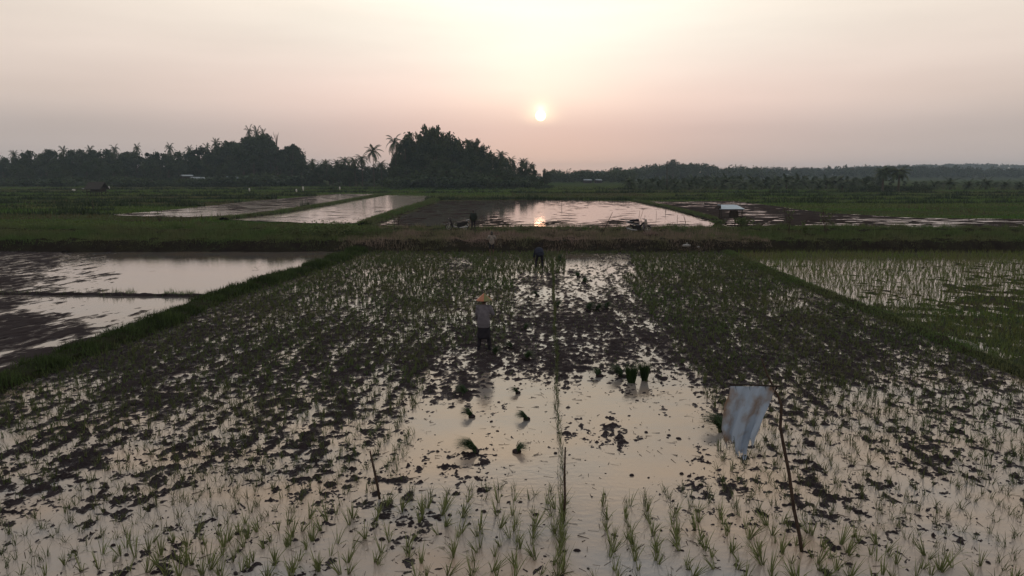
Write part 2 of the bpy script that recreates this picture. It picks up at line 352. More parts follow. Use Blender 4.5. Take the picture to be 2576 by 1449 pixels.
def grid_block(x0, x1, y0, y1, dx, dy, hf, cut=-.018, mask=None):
    xs = np.arange(x0, x1+dx*.5, dx); ys = np.arange(y0, y1+dy*.5, dy); X, Y = np.meshgrid(xs, ys)
    Z = hf(X, Y); nx = len(xs); ok = Z > cut
    if mask is not None: ok &= mask(X, Y)
    q = ok[:-1,:-1] | ok[1:,:-1] | ok[:-1,1:] | ok[1:,1:]
    if mask is not None:
        mk = mask(X, Y); q &= mk[:-1,:-1] & mk[1:,:-1] & mk[:-1,1:] & mk[1:,1:]
    i = (np.arange(X.size).reshape(X.shape)[:-1,:-1])[q]
    F = np.stack([i, i+1, i+nx+1, i+nx], 1); V = np.stack([X.ravel(), Y.ravel(), np.maximum(Z, -.03).ravel()], 1)
    used = np.unique(F); rm = np.zeros(len(V), int); rm[used] = np.arange(len(used))
    return V[used], rm[F]
def merge(parts):
    V = []; F = []; n = 0
    for v, f in parts: V.append(v); F.append(f+n); n += len(v)
    return np.concatenate(V), np.concatenate(F)
LB = [(905,632),(860,652),(745,690),(640,722),(545,752),(470,785),(400,820),(300,855),(200,893),(100,932),(0,970),(-200,1050),(-500,1180)]
RB = [(1822,630),(1860,650),(1960,692),(2100,748),(2250,806),(2400,872),(2576,945),(2800,1040),(3100,1180)]
LBg = [G(*p) for p in LB]; RBg = [G(*p) for p in RB]
lby = np.array([p[1] for p in LBg])[::-1]; lbx = np.array([p[0] for p in LBg])[::-1]
rby = np.array([p[1] for p in RBg])[::-1]; rbx = np.array([p[0] for p in RBg])[::-1]
def lbX(y): return np.interp(y, lby, lbx)
def rbX(y): return np.interp(y, rby, rbx)
def in_main(x, y): return (x > lbX(y)+.1) & (x < rbX(y)-.05)
parts = [grid_block(-9.5, 10, 7.6, 14, .026, .028, main_h, mask=in_main),
         grid_block(-16, 16, 14.0, 26, .042, .052, main_h, mask=in_main),
         grid_block(-14, 17, 26.0, 49, .07, .10, main_h, mask=in_main)]
V, F = merge(parts)
tag(mesh_np('mud', V, F, MT['mud'], smooth=True), kind='structure')
# left flooded paddy
LEFT = [(50,660,0.51),(200,655,0.36),(300,665,0.16),(450,670,0.00),(60,690,0.51),(250,700,0.31),(120,715,0.51),(250,725,0.36),(350,700,0.00),(500,700,0.00),(620,690,0.00),(650,685,0.36),(600,660,0.00),(700,665,0.00),(100,655,0.66),(330,735,0.00),
 (100,775,.3),(250,770,.05),(400,775,.1),(350,790,.5),(420,795,.4),(250,800,.35),(60,810,.85),(200,830,.75),(330,830,.35),(380,840,.5),(60,870,.92),(150,880,.85),(250,860,.45),(200,790,.15),(330,765,.0),(450,765,.1),(0,920,.9),(-100,900,.9),(-100,700,.8),(300,850,.3),(100,920,.8)]
def left_h(x, y):
    px, py = proj(x, y, 0); c = np.clip((idw(px, py, LEFT)-.30)*1.9+.28, 0, .88)
    a = R(14); u = x*math.cos(a)-y*math.sin(a); v = x*math.sin(a)+y*math.cos(a)
    n = (.68*fbm(u/.42, v/1.3, 6, .75)+.42*fbm(u/.55+3, v/5.+7, 3)+.3*fbm(u/3, v/3, 2))/.86
    h = .028*(n+probit(c)); return np.where(h > .05, .05+.3*(h-.05), h)
V, F = merge([grid_block(-48, -10, 15, 49, .085, .11, left_h, mask=lambda x, y: x < lbX(y)-.35)])
tag(mesh_np('mud', V, F, MT['mud'], smooth=True), kind='structure')
RIGHT = [(1900,645,.02),(2200,650,.03),(2500,650,.03),(2100,700,.05),(2350,680,.1),(2500,690,.35),(2250,740,.1),(2350,770,.3),(2450,740,.7),(2300,720,.2),(2550,780,.8),(2250,790,.6),(2400,810,.85),(2550,830,.6),(2450,850,.75),(2576,900,.8),(2020,700,.1),(2180,760,.25)]
def right_h(x, y):
    px, py = proj(x, y, 0); c = idw(px, py, RIGHT); n = (.7*fbm(x/.8, y/.9, 4, .6)+.5*fbm(x/3+3, y/1.3+7, 2))/.85
    h = .025*(n+probit(c)); return np.where(h > .05, .05+.3*(h-.05), h)
V, F = grid_block(10, 38, 18, 49, .085, .11, right_h, mask=lambda x, y: x > rbX(y)+.2)
tag(mesh_np('mud', V, F, MT['weedmud'], smooth=True), kind='structure')
# ------------------------------------------------------------------ bunds between the paddies
def ridge(name, pts, width, height, m, seed=0, step=.25, nx=9):
    P = np.array(pts); d = np.r_[0, np.cumsum(np.hypot(*np.diff(P, axis=0).T))]; s = np.arange(0, d[-1], step)
    cx = np.interp(s, d, P[:,0]); cy = np.interp(s, d, P[:,1]); tx = np.gradient(cx); ty = np.gradient(cy); l = np.hypot(tx, ty); nxv = ty/l; nyv = -tx/l
    V = []
    for k in range(nx):
        a = (k/(nx-1)-.5)*2
        wv = width*.5*(1+.25*fbm(s/1.3+seed, s*0+k*.7, 3)); off = a*wv
        x = cx+nxv*off; y = cy+nyv*off
        z = height*(1-a*a)**.6*(1+.18*fbm(x/.5+seed, y/.5, 3)) - (.06 if abs(a) > .99 else 0)
        V.append(np.stack([x, y, z], 1))
    V = np.stack(V, 1); n = len(s); i = (np.arange(n*nx).reshape(n, nx)[:-1,:-1]).ravel()
    o = mesh_np(name, V.reshape(-1, 3), np.stack([i, i+1, i+nx+1, i+nx], 1), m, smooth=True)
    return tag(o, kind='structure')
def along(pts, dens, width):
    P = np.array(pts); d = np.r_[0, np.cumsum(np.hypot(*np.diff(P, axis=0).T))]; N = int(d[-1]*width*dens)
    s = RS.rand(N)*d[-1]; cx = np.interp(s, d, P[:,0]); cy = np.interp(s, d, P[:,1]); e = .05
    tx = np.interp(s+e, d, P[:,0])-np.interp(s-e, d, P[:,0]); ty = np.interp(s+e, d, P[:,1])-np.interp(s-e, d, P[:,1]); l = np.hypot(tx, ty)+1e-9
    a = RS.rand(N)*2-1; return cx+ty/l*a*width*.5, cy-tx/l*a*width*.5, a, s
def grass(name, x, y, z, h, w, m, lean=.35, seg=2, label=None):
    N = len(x); B = np.stack([x, y, z], 1)
    V, F = blades(B, h, w, np.abs(RS.randn(N))*lean, RS.rand(N)*2*math.pi, seg)
    return tag(mesh_np(name, V, F, m), label, 'grass' if label else None, kind='stuff')
ridge('earth_bund', LBg, 1.15, .20, MT['earth'], 3)
x, y, a, s = along([p for p in LBg if p[1] > 8], 560, 1.45)
pt = .75+.45*np.clip(fbm(s/1.6, s*0, 3), -1, 1.4); k = RS.rand(len(x)) < np.clip(pt, .25, 1)*np.clip(1.15-np.abs(a)**3, 0, 1)
x, y, a, s, pt = x[k], y[k], a[k], s[k], pt[k]
grass('bund_grass', x, y, .16*(1-a*a), (.13+.24*RS.rand(len(x)))*pt, .012+y*.0004, MT['gbund'], .45, label='lush green grass covering the bund left of the planted paddy')
ridge('earth_bund', RBg, .50, .13, MT['earth'], 8)
x, y, a, s = along([p for p in RBg if p[1] > 8], 330, .75)
grass('bund_grass', x, y, .09*(1-a*a), .06+.12*RS.rand(len(x)), .012+y*.0004, MT['gbank'], .5, label='short dark grass on the narrow bund right of the planted paddy')
DV = [G(*p) for p in ((-300,742),(-100,741),(60,741),(200,742),(330,744),(440,745),(525,745))]
ridge('mud_ridge', DV, .42, .11, MT['mud'], 21, .12)
x, y, a, s = along(DV, 60, .45); k = (fbm(s/1.2, s*0+4, 2) > -.1) | (s < 9); x, y, a = x[k], y[k], a[k]
for (gx, gy) in ((330,742),(430,743),(480,744),(455,744),(295,742)):
    q = G(gx, gy); x = np.r_[x, q[0]+RS.randn(70)*.13]; y = np.r_[y, q[1]+RS.randn(70)*.12]; a = np.r_[a, RS.rand(70)*.6]
grass('ridge_grass', x, y, .05*(1-np.clip(a*a, 0, 1)), .1+.25*RS.rand(len(x)), .016, MT['gbank'], .6, label='sparse grass tufts on the mud ridge across the left paddy')
# weedy corner of the right paddy
# ------------------------------------------------------------------ embankment with the track
def emb_h(x, y):
    wob = .8*fbm(x/9, x*0+2, 2)+.5*fbm(x/2.3+5, y/3, 3)
    y2 = y+wob*.35
    z = np.interp(y2, [48.4, 48.8, 49.5, 50.5, 51.6, 52.8, 56.0, 57.6, 61.8, 63.5, 66, 70], [-.15, .06, .66, .70, .0, .04, .50, .60, .60, .40, .05, -.1])
    return z+.08*fbm(x/1.1, y/.8, 3)*np.clip((y-48.8)/1, 0, 1)
V, F = grid_block(-62, 62, 48.4, 70, .3, .22, emb_h, cut=-9)
tag(mesh_np('embankment', V, F, MT['shadedearth'], smooth=True), kind='structure')
def emb_grass(name, sel, m, dens, hs, label, seed):
    N = int(108*14.5*dens); x = RS.rand(N)*100-50; y = 48.9+RS.rand(N)*14.3
    k = sel(x, y) & (np.abs(x) < .72*y+4); x, y = x[k], y[k]
    cl = np.clip(.75+.4*fbm(x/1.4+seed, y/.9, 3), .15, 1.5)
    track = np.clip(1-np.abs(y-59.4)/2.4, 0, 1); ditch = np.exp(-((y-51.9)/.55)**2)
    h = hs*(.45+.65*RS.rand(len(x)))*cl*(1-.80*np.clip(track*2.2, 0, 1))*(1-.5*ditch)*np.interp(y, [48.9, 49.35, 49.6, 50.5, 51.0], [.5, .6, .75, .8, 1] if m is MT['gdry'] else [.15, .2, .5, .7, 1])
    grass(name, x, y, emb_h(x, y)-.02, h, .022+.018*RS.rand(len(x)), m, .28, 1, label)
bl = lambda x, y: x < -11+1.5*np.sin(y)+RS.randn(len(x))*1.2
br = lambda x, y: x > 15.5+RS.randn(len(x))*1.8
emb_grass('bank_grass', lambda x, y: bl(x, y), MT['gbank'], 240, .62, 'tall dark green grass on the left stretch of the embankment', 1)
emb_grass('bank_grass', lambda x, y: (x > -12) & (x < 17.5) & (RS.rand(len(x)) < np.interp(y, [56, 58.5], [1, .35])), MT['gdry'], 230, .50, 'dry reddish brown grass on the embankment below the parked motorbikes', 2)
emb_grass('bank_grass', lambda x, y: (x > -12) & (x < 17) & (y > 57), MT['gbank'], 160, .5, 'short green grass along the track where the motorbikes are parked', 4)
emb_grass('bank_grass', lambda x, y: br(x, y), MT['gbank'], 220, .52, 'dark grass on the embankment beyond the right paddy', 3)
# ------------------------------------------------------------------ ponds and muddy fields beyond the track
def pond(poly, ctl, dx, dy, amp=.02, m='farmud', su=1.5, sv=1.2, wm='pondwater', seed=0):
    pg = [G(*p) for p in poly]
    # ragged outline: resample and jitter in the ground plane
    o = []
    for i in range(len(pg)):
        a = np.array(pg[i]); b = np.array(pg[(i+1) % len(pg)]); n = max(2, int(np.hypot(*(b-a))/2.0))
        for k in range(n):
            p = a+(b-a)*k/n; j = .35*fbm(np.array([p[0]/3+seed]), np.array([p[1]/3]), 2)[0]; o.append((p[0]+j*.5, p[1]+j))
    tag(mesh_np('water', [(x, y, 0) for x, y in o], [tuple(range(len(o)))], MT[wm]), kind='structure')
    xs = [p[0] for p in o]; ys = [p[1] for p in o]
    def hf(x, y):
        px, py = proj(x, y, 0); c = idw(px, py, ctl, 4.0)
        n = (.65*fbm(x/su+seed, y/sv, 4, .6)+.5*fbm(x/(su*3)+seed, y/(sv*1.2)+7, 2))/.82
        h = amp*(n+probit(c)); return np.where(h > .06, .06+.3*(h-.06), h)
    V, F = grid_block(min(xs), max(xs), min(ys), max(ys), dx, dy, hf, mask=lambda x, y: inpoly(x, y, o))
    tag(mesh_np('mud', V, F, MT[m], smooth=True), kind='structure')
PA = [(1110,505),(1350,503),(1595,506),(1680,524),(1800,560),(1790,571),(1350,572),(915,567),(1010,530),(1060,515)]
pond(PA, [(1150,508,.55),(1300,508,.5),(1450,508,.45),(1550,509,.4),(1100,520,.45),(1030,530,.55),(1130,530,.35),(1040,545,.35),(1250,530,.03),(1350,530,.0),(1350,550,.0),(1500,530,.01),(1650,540,.02),(1500,550,.01),(1700,555,.02),
  (950,562,.4),(1100,560,.1),(1250,562.5,.9),(1400,562.5,.9),(1540,562.5,.85),(1250,569,.25),(1400,569,.2),(1600,569,.4),(1700,569,.6),(1000,569,.5)], .3, .35, seed=1)
PB = [(975,491),(1085,493),(1060,508),(905,560),(840,563),(570,553),(680,540),(860,510)]
pond(PB, [(1000,497,0.00),(1050,500,0.18),(950,505,0.03),(900,520,0.08),(850,530,0.18),(760,540,0.08),(650,550,0.18),(850,550,0.23),(800,556,0.18),(950,525,0.18)], .3, .4, seed=12, su=2.2, wm='palewater')
PC = [(850,488),(955,488),(830,512),(600,541),(470,546),(270,541),(430,528),(640,505)]
pond(PC, [(900,491,0.33),(860,500,0.28),(750,505,0.58),(700,515,0.48),(600,525,0.63),(550,538,0.03),(450,540,0.28),(380,538,0.48),(650,532,0.18)], .4, .5, seed=23, su=3, wm='palewater')
PD = [(1600,507),(1850,506),(1960,520),(2080,536),(2300,548),(2620,552),(2620,578),(2300,572),(2050,566),(1830,570),(1700,530)]
pond(PD, [(1650,510,0.54),(1750,512,0.59),(1850,512,0.64),(1700,520,0.93),(1800,530,0.93),(1850,525,0.84),(1900,535,0.64),(1950,530,0.93),(1800,548,0.93),(1850,558,0.74),(1900,560,0.74),(1870,566,0.54),(2000,555,0.93),(2000,540,0.93),(2200,548,0.84),(2100,555,0.93),(2150,563,0.59),(2250,565,0.44),(2350,568,0.49),(2350,556,0.69),(2500,555,0.69),(2500,570,0.93)], .35, .4, seed=34, su=3, sv=1.1)
# raised grassy divides between the ponds and grass over the fields
D1 = [G(*p) for p in ((1115,492),(1075,512),(1000,535),(915,566))]
D2 = [G(*p) for p in ((965,489),(850,511),(700,537),(560,553))]
D3 = [G(*p) for p in ((1590,503),(1690,524),(1800,553))]
D4 = [G(*p) for p in ((1090,500),(1350,499),(1600,501),(1860,501))]
DG = []
for i, (d, w, h) in enumerate(((D1, 1.6, .3), (D2, 1.5, .25), (D3, .8, .15), (D4, 2.5, .35))):
    ridge('earth_bund', d, w, h, MT['earth'], 40+i, .6)
    x, y, a, s = along(d, 55, w*1.3); DG.append((x, y, h*(1-a*a)*.8, .15+.3*RS.rand(len(x))))
x, y, z, h = [np.concatenate(q) for q in zip(*DG)]
grass('bund_grass', x, y, z, h, .05+RS.rand(len(x))*.04, MT['gbank'], .4, 1, 'green grass on the low divides between the ponds beyond the track')
POLYS = [[G(*p) for p in q] for q in (PA, PB, PC, PD)]
N = 150000; x = (RS.rand(N)-.5)*2; y = 66+(RS.rand(N)**1.5)*260; x = x*(y*.75+3)
k = np.ones(N, bool)
for q in POLYS: k &= ~inpoly(x, y, q)
x, y = x[k], y[k]
yb = y+3*fbm(x/40, y*0, 2); bi = np.searchsorted([82, 93, 104, 118, 135, 155, 180, 215, 260], yb); xi = np.floor((x+18*((bi*37) % 7))/34).astype(int)
pid = (bi*7+xi*13) % 11; tall = np.array([.6, 1.1, .8, 1.5, .5, .9, 1.3, .7, 1.0, .45, 1.2])[pid]; dry = np.isin(pid, (2, 5, 9, 4))
edge = np.abs((x+18*((bi*37) % 7))/34-xi-.5) > .47
cl = np.clip(.8+.35*fbm(x/9, y/4, 3), .2, 1.8)*np.where(edge, 1.7, tall)
for q, mm, lb in ((~dry, 'gfar', 'green grass and rice covering the fields beyond the track'), (dry, 'gfar2', 'dull brownish stubble patches in the fields beyond the track')):
    grass('field_grass', x[q], y[q], np.full(q.sum(), -.07), (.16+.28*RS.rand(q.sum()))*cl[q], .05+y[q]*.0009, MT[mm], .35, 1, lb)
bx = []; by = []
for Yb, x0, x1 in ((93,-95,-52),(104,-90,-58),(118,-95,30),(135,-110,120),(155,-120,130),(180,40,160),(180,-150,-40),(215,-170,170),(260,-200,60)):
    n = int((x1-x0)*26); t = x0+(x1-x0)*RS.rand(n); bx.append(t); by.append(Yb-3*fbm(t/40, t*0, 2)+RS.randn(n)*.5)
bx = np.concatenate(bx); by = np.concatenate(by); kk = np.ones(len(bx), bool)
for q in POLYS: kk &= ~inpoly(bx, by, q)
bx, by = bx[kk], by[kk]
grass('field_grass', bx, by, np.full(len(bx), -.05), (.3+.6*RS.rand(len(bx)))*np.clip(1+.5*fbm(bx/6, by/9, 3), .2, 2), .09+by*.001, MT['leaf2'], .4, 1, 'dark weedy field borders crossing the fields beyond the track')
# ------------------------------------------------------------------ trees
def leaves(C, size, flat=0.5):
    """one small randomly turned four-sided leaf clump at every point of C"""
    N = len(C); a = RS.randn(N, 3); a /= np.linalg.norm(a, axis=1)[:, None]; b = RS.randn(N, 3); b -= a*(a*b).sum(1)[:, None]; b /= np.linalg.norm(b, axis=1)[:, None]
    s = (size*(.6+.8*RS.rand(N)))[:, None]
    V = np.stack([C-a*s*.5, C+b*s*.32, C+a*s*.5, C-b*s*.32], 1).reshape(-1, 3); i = np.arange(N)[:, None]*4
    return V, i+np.array([[0, 1, 2, 3]])
def broad(name, seed, H, wd, nb, n, m, leaf=.55, low=.25, label=None):
    rs = np.random.RandomState(seed); root = empty(name, (0, 0, 0))
    t = MB(); top = H*.62; bend = rs.randn(2)*.3
    t.tube([(0, 0, -.3), (bend[0]*.3, bend[1]*.3, H*.2), (bend[0], bend[1], H*.42), (bend[0]*.6, bend[1]*1.2, top)], [H*.028, H*.022, H*.016, H*.007], 7)
    C = []
    for k in range(nb):
        a = rs.rand()*2*math.pi; zz = low+(.86-low)*((k+.5)/nb)**.9; rr = wd*math.sqrt(max(.02, 1-((zz-.50)/.52)**2))*(.35+.6*rs.rand())*.72
        if k == nb-1: rr *= .25
        c = np.array([math.cos(a)*rr, math.sin(a)*rr, zz*H]); r = wd*(.26+.22*rs.rand())
        t.tube([(bend[0]*.7, bend[1]*.7, H*.3*(.6+.6*rs.rand())), tuple(c*np.array([.5, .5, .8])+np.array([0, 0, H*.05])), tuple(c)], [H*.009, H*.006, H*.002], 5)
        q = rs.randn(n, 3); q /= np.linalg.norm(q, axis=1)[:, None]; q[:, 2] *= .75
        rad = r*(rs.rand(n)**.35)*(1+.25*np.sin(q[:, 0]*5+k)*np.cos(q[:, 1]*4))
        C.append(c+q*rad[:, None])
    C = np.concatenate(C)
    t.build('trunk', MT['bark'], root); V, F = leaves(C, leaf); mesh_np('crown', V, F, m, root)
    return root
def frondmesh(L, az, el0, droop, width, n, out, sag=.9):
    """a frond: drooping midrib with pairs of leaflets"""
    V, F = out; p = np.zeros(3); a = el0; st = L/n
    d2 = np.array([math.cos(az), math.sin(az), 0]); sd2 = np.array([-math.sin(az), math.cos(az), 0]); prev = p.copy()
    for k in range(n):
        d = d2*math.cos(a)+np.array([0, 0, math.sin(a)]); q = p+d*st
        w = width*math.sin(math.pi*min(1, (k+.8)/(n+.3)))**.6*1.25
        for s in (-1, 1):
            i = len(V); tip = p+d*st*.9+sd2*s*w+np.array([0, 0, -sag*w*.55]); V += [tuple(p), tuple(p+d*st*1.05), tuple(tip)]; F.append((i, i+1, i+2))
        i = len(V); V += [tuple(p-sd2*.035), tuple(p+sd2*.035), tuple(q)]; F.append((i, i+1, i+2))
        p = q; a -= droop/n
    return V, F
def palm(name, seed, H, L, nf, curve=.6, tr=.17, el=(.2, 1.3), droop=1.9, width=.75, fat=False):
    rs = np.random.RandomState(seed); root = empty(name, (0, 0, 0)); t = MB(); dx = rs.randn()*curve; dy = rs.randn()*curve
    pts = [(dx*(k/6)**2, dy*(k/6)**2, -.3+(H+.3)*k/6) for k in range(7)]
    t.tube(pts, [tr*(1.5 if k == 0 else 1.05-.06*k) for k in range(7)], 7); t.build('trunk', MT['bark'], root)
    V, F = [], []
    for k in range(nf):
        u = (k+.5)/nf; a = k*2.39996+rs.rand()*.4; e0 = el[0]+(el[1]-el[0])*u
        n0 = len(V); frondmesh(L*(.8+.3*rs.rand()), a, e0, droop*(.8+.4*rs.rand())*(1.1-.35*u), width, 11, (V, F))
        for i in range(n0, len(V)): V[i] = (V[i][0]+dx, V[i][1]+dy, V[i][2]+H)
    c = MB(); c.v = V; c.f = F; c.build('crown', MT['frond'], root)
    return root
def bamboo(name, seed, H, spread, nc, m):
    rs = np.random.RandomState(seed); root = empty(name, (0, 0, 0)); t = MB(); C = []
    for k in range(nc):
        a = rs.rand()*2*math.pi; h = H*(.6+.42*rs.rand()); s = spread*(.2+.8*rs.rand()); b = rs.rand()*.8
        pts = []
        for j in range(7):
            u = j/6; out = b*.4+s*u**2.2; pts.append((math.cos(a)*out, math.sin(a)*out, h*(u-.16*u**4)))
        t.tube(pts, [.07, .065, .06, .05, .04, .025, .012], 5)
        P = np.array(pts)
        for j in range(110):
            u = .25+.78*rs.rand()**.7; q = np.array([np.interp(min(u, 1)*6, range(7), P[:, i]) for i in range(3)])
            if u > 1: q = q+np.array([math.cos(a), math.sin(a), -.4])*(u-1)*h*.25
            C.append(q+rs.randn(3)*np.array([.55, .55, .45])*(1.5-u*.9))
    t.build('culms', MT['bark'], root); V, F = leaves(np.array(C), .75); mesh_np('foliage', V, F, m, root)
    return root
def bush(name, seed, n, w, h, m, leaf=.16, twigs=14):
    rs = np.random.RandomState(seed); root = empty(name, (0, 0, 0)); t = MB(); C = []
    for k in range(twigs):
        a = rs.rand()*6.283; r = w*.5*rs.rand()**.5; tip = np.array([math.cos(a)*r, math.sin(a)*r, h*(.55+.5*rs.rand())*(1-.35*(r/(w*.5)))])
        t.tube([(tip[0]*.1, tip[1]*.1, -.1), tuple(tip*np.array([.55, .55, .6])), tuple(tip)], [.02, .012, .004], 5)
        u = rs.rand(n//twigs)**.6; C.append(tip[None, :]*u[:, None]+rs.randn(len(u), 3)*np.array([w, w, h])*.10)
    C = np.concatenate(C); C[:, 2] = np.abs(C[:, 2]); t.build('stems', MT['bark'], root); V, F = leaves(C, leaf); mesh_np('foliage', V, F, m, root)
    return root
class Kind:
    def __init__(s, protos, h): s.p = protos; s.h = h; s.used = [False]*len(protos)
    def put(s, x, y, z, H, label, cat, group, wide=1.0, i=None, rz=None):
        i = random.randrange(len(s.p)) if i is None else i % len(s.p)
        if not s.used[i]: s.used[i] = True; o = s.p[i]
        else: o = copy_tree(s.p[i])
        k = H/s.h[i]; o.location = (x, y, z); o.scale = (k*wide, k*wide, k); o.rotation_euler = (0, 0, random.random()*6.28 if rz is None else rz)
        tag(o, label, cat, group); return o
    def finish(s):
        for u, o in zip(s.used, s.p):
            if not u:
                for c in KIDS.get(o.name, []): bpy.data.objects.remove(c)
                bpy.data.objects.remove(o)
BT = Kind([broad('broadleaf_tree', 1, 12, 4.6, 11, 250, MT['leaf']), broad('broadleaf_tree', 2, 12, 3.8, 9, 280, MT['leaf2']), broad('broadleaf_tree', 3, 12, 5.2, 13, 220, MT['leaf'], low=.2), broad('broadleaf_tree', 4, 12, 3.2, 8, 280, MT['leaf2'], low=.15)], [12]*4)
CP = Kind([palm('coconut_palm', 11, 12, 4.6, 20, el=(-.5, 1.35)), palm('coconut_palm', 12, 12, 4.3, 18, 1.1, el=(-.6, 1.3)), palm('coconut_palm', 13, 12, 4.8, 22, .3, el=(-.4, 1.4))], [14]*3)
OP = Kind([palm('oil_palm', 21, 1.6, 4.6, 26, .1, .38, el=(-.1, 1.4), droop=1.7, width=.85), palm('oil_palm', 22, 2.4, 4.6, 24, .1, .38, el=(0, 1.4), droop=1.8, width=.85)], [5, 5.6])
TP = Kind([palm('tall_oil_palm', 31, 6.0, 4.8, 24, .2, .38, el=(0.0, 1.35), droop=2.1, width=1.0)], [9.3])
BB = Kind([bamboo('bamboo_clump', 41, 16, 5.5, 34, MT['bamboo']), bamboo('bamboo_clump', 42, 16, 4.6, 30, MT['bamboo'])], [15, 15])
SH = Kind([bush('shrub', 51, 900, 5, 3, MT['leaf'], .42), bush('shrub', 52, 800, 6, 2.6, MT['leaf2'], .42)], [3, 2.7])
def topz(py, Y): return atY(0, py, Y)[2]
def xat(px, Y, z=4.0):
    zc = Y*cp-(z-CH)*sp; return (px-1288)*zc/FPX
LS = [(-80,392),(0,388),(40,392),(60,377),(95,374),(150,372),(200,376),(300,373),(360,375),(430,371),(520,366),(560,357),(590,352),(620,334),(650,331),(680,338),(695,350),(718,356),(745,362),(757,392),(775,401),(820,407),(880,408),(985,415)]
lsx, lsy = zip(*LS)
PS = [(980,425),(990,392),(1000,372),(1015,350),(1036,350),(1046,366),(1054,350),(1062,328),(1085,322),(1120,330),(1150,338),(1180,350),(1210,366),(1240,380),(1270,386),(1300,394),(1340,406),(1375,422),(1392,450)]
psx, psy = zip(*PS)
def row(K, x0, x1, step, Y, frac, prof, label, cat, group, wide=(.85, 1.1), jit=14, skip=None, minH=3.5):
    x = x0
    while x < x1:
        px = x+random.uniform(-.4, .4)*step; py = np.interp(px, *prof); Yj = Y+random.uniform(-jit, jit); zt = topz(py, Yj)
        H = zt*(frac+random.uniform(-.09, .08))
        if H > minH and not (skip and skip(px)): K.put(xat(px, Yj), Yj, -.2, H, label, cat, group, random.uniform(*wide))
        x += step
LP = (lsx, lsy); MP = (psx, psy); gW = 'trees of the left woodland'; gM = 'trees of the big central thicket'
row(BT, -80, 760, 24, 430, 1.0, LP, 'tall dark broadleaf tree on the skyline of the left woodland', 'tree', gW, (.8, 1.0))
row(BT, -80, 765, 27, 400, .82, LP, 'tall dark broadleaf tree on the skyline of the left woodland', 'tree', gW, (.9, 1.1))
row(BT, 572, 756, 17, 420, 1.0, LP, 'tall dark broadleaf tree filling the highest hump of the left woodland', 'tree', 'trees of the highest left hump', (.85, 1.1), 6)
row(BT, -80, 770, 30, 370, .58, LP, 'lower dark broadleaf tree standing in front of the left woodland', 'tree', 'front trees of the left woodland', (1.0, 1.3))
row(SH, -80, 980, 30, 335, .28, LP, 'low bushy shrub at the foot of the left woodland', 'shrub', 'shrubs along the left woodland', (1.1, 1.6), 18, minH=1.2)
row(BT, 762, 985, 17, 370, 1.0, LP, 'small rounded tree between the two big woods', 'tree', 'small trees between the two big woods', (.9, 1.2))
row(BT, 762, 985, 20, 335, .72, LP, 'small rounded tree between the two big woods', 'tree', 'small trees between the two big woods', (1.0, 1.4))
row(BT, 990, 1385, 17, 345, .98, MP, 'tall dark tree inside the big central thicket', 'tree', gM, (.45, .75))
row(BT, 988, 1385, 19, 325, .80, MP, 'tall dark tree inside the big central thicket', 'tree', gM, (.8, 1.0))
row(BT, 986, 1388, 19, 308, .55, MP, 'lower dark tree along the front of the big central thicket', 'tree', 'front trees of the big central thicket', (1.0, 1.4))
row(SH, 985, 1392, 20, 292, .33, MP, 'low bushy shrub at the foot of the big central thicket', 'shrub', 'shrubs along the central thicket', (1.1, 1.5), 10, minH=1.5)
# bamboo plumes rising over the central thicket
for px, py, w in ((1052,318,.75),(1083,298,.5),(1100,308,.6),(1118,318,.6),(1142,328,.65),(1186,336,.5),(1210,345,.42),(1228,368,.5),(1165,342,.6),(1034,342,.6),(1070,312,.5),(1250,382,.5)):
    Y = 338; BB.put(xat(px, Y), Y, -.2, topz(py, Y), 'feathery bamboo clump rising out of the big central thicket', 'bamboo', 'bamboo clumps of the central thicket', w*1.1)
# palms
def cps(lst, Y, label, group, L=1.0):
    for px, py in lst:
        H = topz(py, Y); o = CP.put(xat(px, Y), Y, -.2, H, label, 'palm', group, 1.0); k = H/14; o.scale = (max(.75, min(1.0, k))*L, max(.75, min(1.0, k))*L, k)
cps([(40,380),(165,369),(232,368),(297,364),(352,359),(428,359),(480,366),(528,358),(548,350)], 425, 'coconut palm showing its crown on the skyline of the left woodland', 'coconut palms on the left skyline', .72)
cps([(633,316),(650,320),(664,320)], 425, 'coconut palm poking out of the highest hump of the left woodland', 'coconut palms on the highest left hump', .7)
cps([(1262,378)], 330, 'lone coconut palm standing above the right slope of the central thicket', None)
cps([(1288,392),(1316,399),(1340,408)], 335, 'coconut palm on the low right end of the central thicket', 'coconut palms on the right end of the central thicket', .85)
cps([(941,366)], 310, 'tallest coconut palm, standing free left of the central thicket', None)
cps([(912,388)], 315, 'short coconut palm just left of the tallest free standing palm', None)
cps([(895,393)], 318, 'shorter coconut palm second to the left of the tallest palm', None)
cps([(960,402)], 312, 'small coconut palm just right of the tallest free standing palm', None)
cps([(998,340)], 322, 'leaning coconut palm at the left edge of the central thicket', None)
cps([(868,396),(850,402),(790,398),(822,402)], 345, 'small coconut palm over the low trees between the two woods', 'small palms between the woods')
row(SH, 440, 620, 16, 322, .20, LP, 'low bushy shrub partly hiding the pale roofed houses', 'shrub', 'shrubs before the pale roofed houses', (1.0, 1.3), 5, minH=1)
